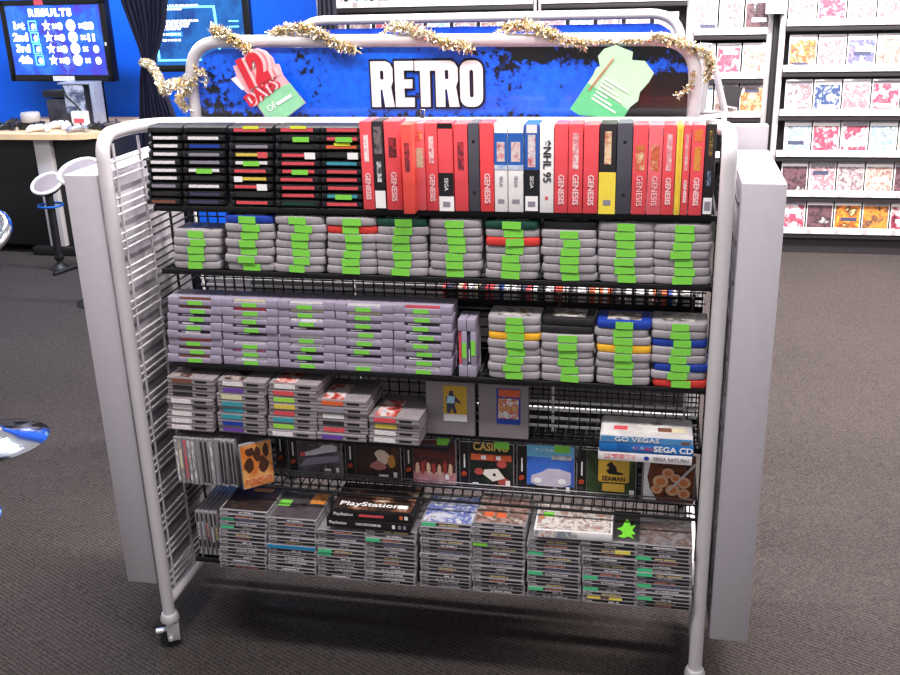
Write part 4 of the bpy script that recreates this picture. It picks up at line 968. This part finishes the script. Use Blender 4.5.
hs = box('header_block', (1.76, 1.87, 4.14, 4.2, 1.395, 1.55), mat('white_enamel'), None, .004); thing(hs, 'white block sign on top of the upright between two wall bays', 'sign block')

# ================================================================== BLUE CORNER: TABLE, SCREENS, STOOLS
tb = empty('demo_table', (-2.6, 3.7, 0)); thing(tb, 'pale wood counter table with white leg strip and black base by the blue wall', 'table')
TY = 3.60; zt_ = PY(40, 137, TY).z
c1 = PY(-30, 137, TY); c2 = PY(68, 138, TY); c3 = PY(112, 130, 3.75)
outl = [(c1.x, TY), (c2.x, TY), (c2.x + .10, TY + .02), (c3.x, 3.72), (c3.x + .1, 4.4), (c1.x, 4.4)]
bm = bmesh.new(); lo = [bm.verts.new((x + 2.6, y - 3.7, zt_ - .018)) for x, y in outl]; hi = [bm.verts.new((x + 2.6, y - 3.7, zt_ + .016)) for x, y in outl]
bm.faces.new(lo[::-1]); bm.faces.new(hi)
for i in range(6): bm.faces.new((lo[i], lo[(i + 1) % 6], hi[(i + 1) % 6], hi[i]))
new_obj('table_top', finish(bm, 'table_top', mat('pale_wood', '#e6c49a', .45, 0, .5, .08, 12), angle=30), tb)
a = PY(35, 146, 3.66); b_ = PY(70, 252, 3.66)
box('leg_strip', (a.x + 2.6 - .005, a.x + 2.6 + .105, -.045, .0, .06, zt_ - .02), mat('white_enamel'), tb, .004)
box('cabinet', (-.9, .48, 0.0, .6, .055, zt_ - .02), mat('black_laminate', '#151315', .5), tb, .003)
box('base', (-.18, .55, -.06, .62, 0, .056), mat('black_laminate'), tb, .004)
TT = zt_ + .016
def screen(name, label, pxs, Y, tilt, wallY):
    (xa, ya), (xb, yb) = pxs; A = PY(xa, ya, Y); B = PY(xb, yb, Y)
    o = empty(name, ((A.x + B.x) / 2, Y, (A.z + B.z) / 2), (0, 0, tilt)); thing(o, label, 'television')
    w, h = abs(B.x - A.x) / math.cos(tilt), abs(A.z - B.z)
    bz = .042
    bm = bmesh.new(); bm_box(bm, -w / 2, w / 2, .008, .06, -h / 2, h / 2, .004)
    bm_box(bm, -w / 2, w / 2, 0, .02, -h / 2, -h / 2 + bz, .003); bm_box(bm, -w / 2, w / 2, 0, .02, h / 2 - bz * .8, h / 2, .003)
    for s in (-1, 1): bm_box(bm, min(s * w / 2, s * (w / 2 - bz)), max(s * w / 2, s * (w / 2 - bz)), 0, .02, -h / 2, h / 2, .003)
    new_obj('bezel', finish(bm, 'bezel', mat('gloss_black', '#101012', .25)), o)
    bm = bmesh.new(); bm_box(bm, -.06, .06, .06, max(.1, (wallY - Y) / math.cos(tilt) - .005), -.06, .06, .004); new_obj('wall_mount', finish(bm, 'wall_mount', BLACKM), o)
    return o, w, h, bz
GLOW = mat('screen_white', '#ffffff', .5, emit='#f4f4ff', estr=1.3); CYAN = mat('screen_cyan', '#70e0f8', .5, emit='#70e0f8', estr=1.1)
def scr_panel(o, w, h, bz, cols, seed, e): return new_obj('display', block_mesh(w - 2 * bz, .004, h - 1.8 * bz, art(cols, 3.5, seed, emit=e, hard=True), 0, 'display'), o, (0, .005, -h / 2 + bz))
o, w, h, bz = screen('television', 'wall television showing a blue results table of white stars and circles', ((-7, 1), (118, 81)), 4.1, -.12, 4.55)
d = scr_panel(o, w, h, bz, ['#14389c', '#2c62c8', '#1c48b0', '#3c2c90', '#4888d8'], 5, .75)
dw, dh = w - 2 * bz, h - 1.8 * bz
def put(me, u, v, y=-.0008, nm='lettering', par=None): return new_obj(nm, me, par or d, (u * dw / 2, y, dh / 2 + v * dh / 2))
def star(r): return [(r * (1 if k % 2 == 0 else .45) * math.sin(k * PI / 5), r * (1 if k % 2 == 0 else .45) * math.cos(k * PI / 5)) for k in range(10)]
def ring(r, n=16): return [(r * math.cos(2 * PI * k / n), r * math.sin(2 * PI * k / n)) for k in range(n)]
put(text_mesh('RESULTS', dh * .14, GLOW, .0004, .004, 1.2, 0, 'lettering', 1.25), -.05, .78)
for k, (a, n_) in enumerate((('1st', '×33'), ('2nd', '×11'), ('3rd', '×  0'), ('4th', '×  0'))):
    v = .42 - k * .33; sh = k * .015
    put(text_mesh(a, dh * .15, GLOW, .0004, .004, 1.2), -.77 + sh, v)
    q = .075 * dh
    prism('portrait_frame', [(-q, -q), (q, -q), (q, q), (-q, q)], .0008, CYAN, d, (-.46 * dw / 2 + sh * dw / 2, -.0008, dh / 2 + v * dh / 2), holes=[[(-q * .8, -q * .8), (q * .8, -q * .8), (q * .8, q * .8), (-q * .8, q * .8)]])
    prism('portrait', blob(0, -.1 * q, q * .5, q * .6, 10, .2), .0006, GLOW, d, (-.44 * dw / 2 + sh * dw / 2, -.0006, dh / 2 + v * dh / 2))
    prism('star_mark', star(q * 1.15), .0008, GLOW, d, (-.16 * dw / 2 + sh * dw / 2, -.0008, dh / 2 + v * dh / 2))
    put(text_mesh('×0', dh * .13, GLOW, .0004, .004, 1.3), .07 + sh, v - .03)
    prism('coin_mark', ring(q * 1.1), .0008, GLOW, d, (.36 * dw / 2 + sh * dw / 2, -.0008, dh / 2 + v * dh / 2))
    put(text_mesh(n_, dh * .13, GLOW, .0004, .004, 1.3), .68 + sh, v - .03)
label_bit('red_sticker', .07, .03, lm('red'), o, -.09, -.001, h / 2 - .032); label_bit('white_sticker', .17, .032, lm('white'), o, .02, -.001, -h / 2 + .003); label_bit('power_light', .012, .02, WHITE, o, w / 2 - .025, -.001, -.03)
o, w, h, bz = screen('television', 'wall television with a cyan outlined menu window behind the dark gathered drape', ((136, -8), (253, 71)), 4.15, .05, 4.55)
d = scr_panel(o, w, h, bz, ['#0c3068', '#14508c', '#0c3c74', '#2878b0'], 9, .6); dw, dh = w - 2 * bz, h - 1.8 * bz
fw, fh = dw * .33, dh * .40
prism('window_outline', [(-fw, -fh), (fw, -fh), (fw * .93, fh), (-fw * 1.0, fh)], .0008, CYAN, d, (-.08 * dw, -.001, dh * .46), holes=[[(-fw * .93, -fh * .93), (fw * .93, -fh * .93), (fw * .86, fh * .93), (-fw * .93, fh * .93)]])
rz_ = random.Random(4)
for v, l in ((.74, .8), (.64, .45), (.28, .7), (.2, .55), (.12, .5), (.04, .4), (-.12, .35), (-.3, .35)):
    x = -.34
    while x < -.34 + l * .5:
        ww = rz_.uniform(.015, .05); label_bit('text_mark', ww * dw, .012, GLOW, d, x * dw + ww * dw / 2, -.0008, dh * (.5 + v * .48)); x += ww + .012
label_bit('menu_bar', dw * .14, dh * .07, mat('menu_blue', '#2c7ae0', .5, emit='#2c7ae0', estr=.8), d, -.2 * dw, -.0006, dh * .42)
label_bit('speaker_mark', dw * .1, .008, CYAN, d, .4 * dw, -.0008, dh * .62); label_bit('speaker_mark', dw * .1, .008, CYAN, d, .4 * dw, -.0008, dh * .54)

# demo tower and clutter on the table
def at_table(px, Y=3.85): p = PY(px, 120, Y); return (p.x, Y, TT + .001)
x0 = PY(52, 110, 4.0).x; x1 = PY(101, 110, 4.0).x; tz = PY(75, 82, 4.0).z - TT
o = empty('demo_tower', ((x0 + x1) / 2, 4.0, TT + .001)); thing(o, 'grey demo tower of game hardware under the results television', 'demo stand')
w = x1 - x0
box('back_panel', (-w * .1, w / 2, .05, .08, 0, tz), mat('grey_acrylic', '#6c7288', .3), o, .003); box('side_panel', (w / 2 - .025, w / 2, -.06, .08, 0, tz), mat('pale_acrylic', '#8c92a8', .25), o, .003)
box('console_unit', (-w / 2, -w * .02, -.05, .07, 0, tz * .62), mat('dark_hardware', '#34323c', .4, var=.5, scale=30), o, .006); box('front_cover', (-w * .1, w * .3, -.055, -.05, tz * .3, tz * .95), art(['#5c6484', '#b8bccc', '#343c5c', '#8890a8'], 14, 82), o)
box('upper_drive', (-w * .55, -w * .1, -.05, .05, tz * .66, tz * .82), BLACK, o, .004); box('red_box', (w * .05, w * .35, -.1, -.06, 0, tz * .36), lm('white'), o, .003); box('red_stripe', (w * .1, w * .3, -.102, -.1, tz * .1, tz * .2), lm('red'), o)
box('top_shelf', (-w * .2, w * .45, -.06, .06, tz * .96, tz), mat('pale_acrylic'), o, .002); tube('cable', [(-w * .1, -.06, tz * .9), (0, -.09, tz * .7), (w * .15, -.08, tz * .5), (w * .2, -.06, tz * .35)], .006, BLACK, o, 6)
def controller(px, Y, m, label, ang, s=1.0):
    p = at_table(px, Y); o = empty('game_controller', p, (0, 0, ang)); thing(o, label, 'game controller')
    bm = bmesh.new()
    bm_tube(bm, [(-.055, -.035, .016), (-.05, 0, .022), (-.02, .018, .024), (.02, .018, .024), (.05, 0, .022), (.055, -.035, .016)], .02, 10, rads=[.012, .019, .021, .021, .019, .012])
    for v in bm.verts: v.co *= s
    new_obj('grip_body', finish(bm, 'grip_body', m, angle=60), o)
    for q in (-.025, .025): lathe('thumb_stick', [(.004, 0), (.004, .01), (.009, .012), (.008, .016)], BLACK, o, 12, (q * s, .005 * s, .040 * s))
WPL = mat('white_plastic', '#e4e2e4', .35)
controller(4, 3.75, BLACK, 'black game controller at the outer end of the pale wood table', .3)
controller(14, 3.95, mat('brown_black', '#3a3032', .4), 'dark brown game controller next to the grey round puck', -.4)
controller(38, 3.69, WPL, 'white game controller lying before the puck on the table', .2, 1.1)
controller(60, 3.80, WPL, 'white game controller in the middle of the table, below the tower', -.3, 1.25)
controller(76, 3.68, mat('silver_plastic', '#a8a8ac', .3, .5), 'silver game controller at the table front below the tower', .5, 1.0)
controller(95, 3.78, BLACK, 'black game controller on the table beside the red-striped box', -.2, .95)
controller(112, 3.85, mat('brown_black'), 'dark game controller at the drape end of the table', .4)
lathe('round_puck', [(.055, 0), (.06, .006), (.06, .05), (.055, .06), (.03, .062)], mat('pale_grey_plastic', '#b4aeac', .45), None, 24, at_table(31, 3.82)); pk = bpy.data.objects['round_puck']; pk.location.z += .045
thing(pk, 'pale grey round puck on a black stand on the wooden table', 'puck')
st_ = box('puck_stand', (-.07, .07, -.05, .05, 0, .0445), BLACK, None, .006, at_table(31, 3.82)); thing(st_, 'low black block under the grey round puck on the table', 'stand')

# curtain, gathered by the tinsel
def drape(name, prof, Y, label, m, ncol=48, amp=.014, folds=9):
    bm = bmesh.new(); rows_ = []
    for (xl, xr, z) in prof:
        rows_.append([bm.verts.new((xl + (xr - xl) * k / ncol, Y + amp * (.35 + (xr - xl) / .5) * math.sin(folds * 2 * PI * k / ncol + z * .8) , z)) for k in range(ncol + 1)])
    for A, B in zip(rows_, rows_[1:]):
        for k in range(ncol): bm.faces.new((A[k], A[k + 1], B[k + 1], B[k]))
    ob = new_obj(name, finish(bm, name, m, angle=80), None)
    mod = ob.modifiers.new('thick', 'SOLIDIFY'); mod.thickness = .004
    return thing(ob, label, 'curtain')
NAVY = mat('navy_cloth', '#0d0f24', .85, 0, .2, .15, 60)
def pw(px, py, Y): return PY(px, py, Y).x
CYY = 1.2
pr_ = []
for py, xl, xr in ((-260, 85, 205), (-120, 100, 190), (-40, 112, 175), (2, 121, 166), (25, 130, 164), (48, 139, 158), (58, 142, 155), (64, 142, 155), (80, 140, 161), (118, 139, 175), (170, 140, 190), (260, 142, 205), (420, 150, 222)):
    a = PY(xl, py, CYY); b_ = PY(xr, py, CYY); pr_.append((a.x, b_.x, max(a.z, .01)))
pr_ = [p for i, p in enumerate(pr_) if i == 0 or p[2] < pr_[i - 1][2] - .001]
drape('drape', pr_, CYY, 'dark navy drape gathered at the waist by tinsel before the menu television', NAVY)
xa = PY(319, 20, 4.12).x; xb = PY(336, 20, 4.12).x
drape('drape', [(xa, xb, 2.4), (xa, xb, 1.6), (xa - .02, xb + .01, 1.2), (xa - .02, xb + .01, .02)], 4.12, 'narrow dark grey drape closing the end of the wall shelving', mat('charcoal_cloth', '#2e2c38', .85, 0, .2, .15, 60), 24, .02, 4)

# stools
def stool(loc, label, seat_z, tilt, rad, rim, pad, ring=None, base_r=.2, yaw=0, metal=None):
    o = empty('bar_stool', loc, (0, 0, yaw)); thing(o, label, 'stool')
    M_ = metal or CHROME
    b = lathe('base', [(base_r, .0), (base_r, .006), (base_r * .93, .014), (base_r * .6, .028), (base_r * .25, .05), (.03, .07), (.028, .09)], M_, o, 36)
    tube('column', [(0, 0, .08), (0, 0, seat_z - .05)], .024, M_, o, 16)
    s = empty('seat', (0, 0, seat_z), (tilt, 0, 0)); s.parent = o
    lathe('shell', [(rad * .3, -.06), (rad * .8, -.035), (rad, -.008), (rad, .0)], mat('dark_shell', '#1c1a20', .4), s, 32)
    n = 32; bm = bmesh.new(); bm_tube(bm, [(rad * math.cos(2 * PI * k / n), rad * math.sin(2 * PI * k / n), .004) for k in range(n)], rad * .11, 10, closed=True)
    new_obj('rim', finish(bm, 'rim', rim, angle=80), s)
    lathe('pad', [(rad * .95, -.004), (rad * .9, .006), (rad * .5, .012), (.01, .013)], pad, s, 32)
    if ring:
        bm = bmesh.new(); bm_tube(bm, [(base_r * 1.3 * math.cos(2 * PI * k / n), base_r * 1.3 * math.sin(2 * PI * k / n), seat_z - .13) for k in range(n)], .008, 8, closed=True)
        new_obj('foot_ring', finish(bm, 'foot_ring', ring, angle=80), o)
    return o
stool((-1.27, 1.05, 0), 'chrome bar stool with dome base standing on open carpet', .80, .35, .19, CHROME, mat('navy_vinyl', '#2a2c44', .4), None, .205)
stool((-1.075, .44, 0), 'chrome bar stool close by, only its base edge showing', .62, .2, .17, CHROME, mat('navy_vinyl'), None, .215)
pB = PY(47, 184, 3.35)
stool((pB.x + .0, pB.y, 0), 'white-rimmed round stool with blue foot ring before the counter', pB.z, .55, .09, WHITE, mat('brown_pad', '#8a7c80', .6), mat('blue_ring', '#1c6ad0', .3, .3), .055, metal=BLACK)
pC = PY(80, 172, 2.75)
stool((pC.x, pC.y, 0), 'white-rimmed round stool half hidden behind the white end box', pC.z, .45, .11, WHITE, mat('brown_pad'), None, .12, metal=BLACK)
fb = PY(66, 269, 3.0)
ft = PZ(54, 274, .012); f2 = PZ(90, 262, .012)
fo = tube('floor_bar', [(ft.x, ft.y, .012), (f2.x, f2.y, .02)], .012, BLACK, None, 8); thing(fo, 'dark foot bar lying on the carpet beside the white end box', 'foot bar')

# ================================================================== LIGHT
wd = bpy.data.worlds.new('store'); bpy.context.scene.world = wd; wd.use_nodes = True
bg = wd.node_tree.nodes['Background']; bg.inputs[0].default_value = (.96, .93, .95, 1); bg.inputs[1].default_value = .36
def area(loc, rot, sx, sy, power, col=(1, .95, .92)):
    l = bpy.data.lights.new('ceiling_lamp', 'AREA'); l.shape = 'RECTANGLE'; l.size = sx; l.size_y = sy; l.energy = power; l.color = col
    o = bpy.data.objects.new('ceiling_lamp', l); C.objects.link(o); o.location = loc; o.rotation_euler = rot; return o
for x in (-.1, 1.5): area((x, -.75, 3.0), (0, 0, 0), 1.2, .3, 34)
for x in (.3, 1.7): area((x, .45, 3.0), (0, 0, 0), 1.2, .3, 62)
area((2.7, 2.7, 3.0), (0, 0, 0), 1.8, .4, 260, (1, .92, .86))
area((.9, 2.9, 2.9), (0, 0, 0), 1.6, .3, 60)
# canopy tube lamps over the wall shelving
area((2.4, 3.4, 2.45), (math.radians(38), 0, 0), 1.5, .12, 14, (1, .97, .95)); area((.6, 3.5, 2.45), (math.radians(38), 0, 0), 1.9, .12, 24, (1, .97, .95))
area((-2.4, 2.9, 3.0), (0, 0, 0), 1.2, .3, 75, (.66, .8, 1))  # blue tint stands in for screen glow and wall bounce on the carpet
vs = bpy.context.scene.view_settings
vs.view_transform = 'Standard'; vs.look = 'None'; vs.gamma = 1; vs.exposure = .5; vs.use_curve_mapping = False
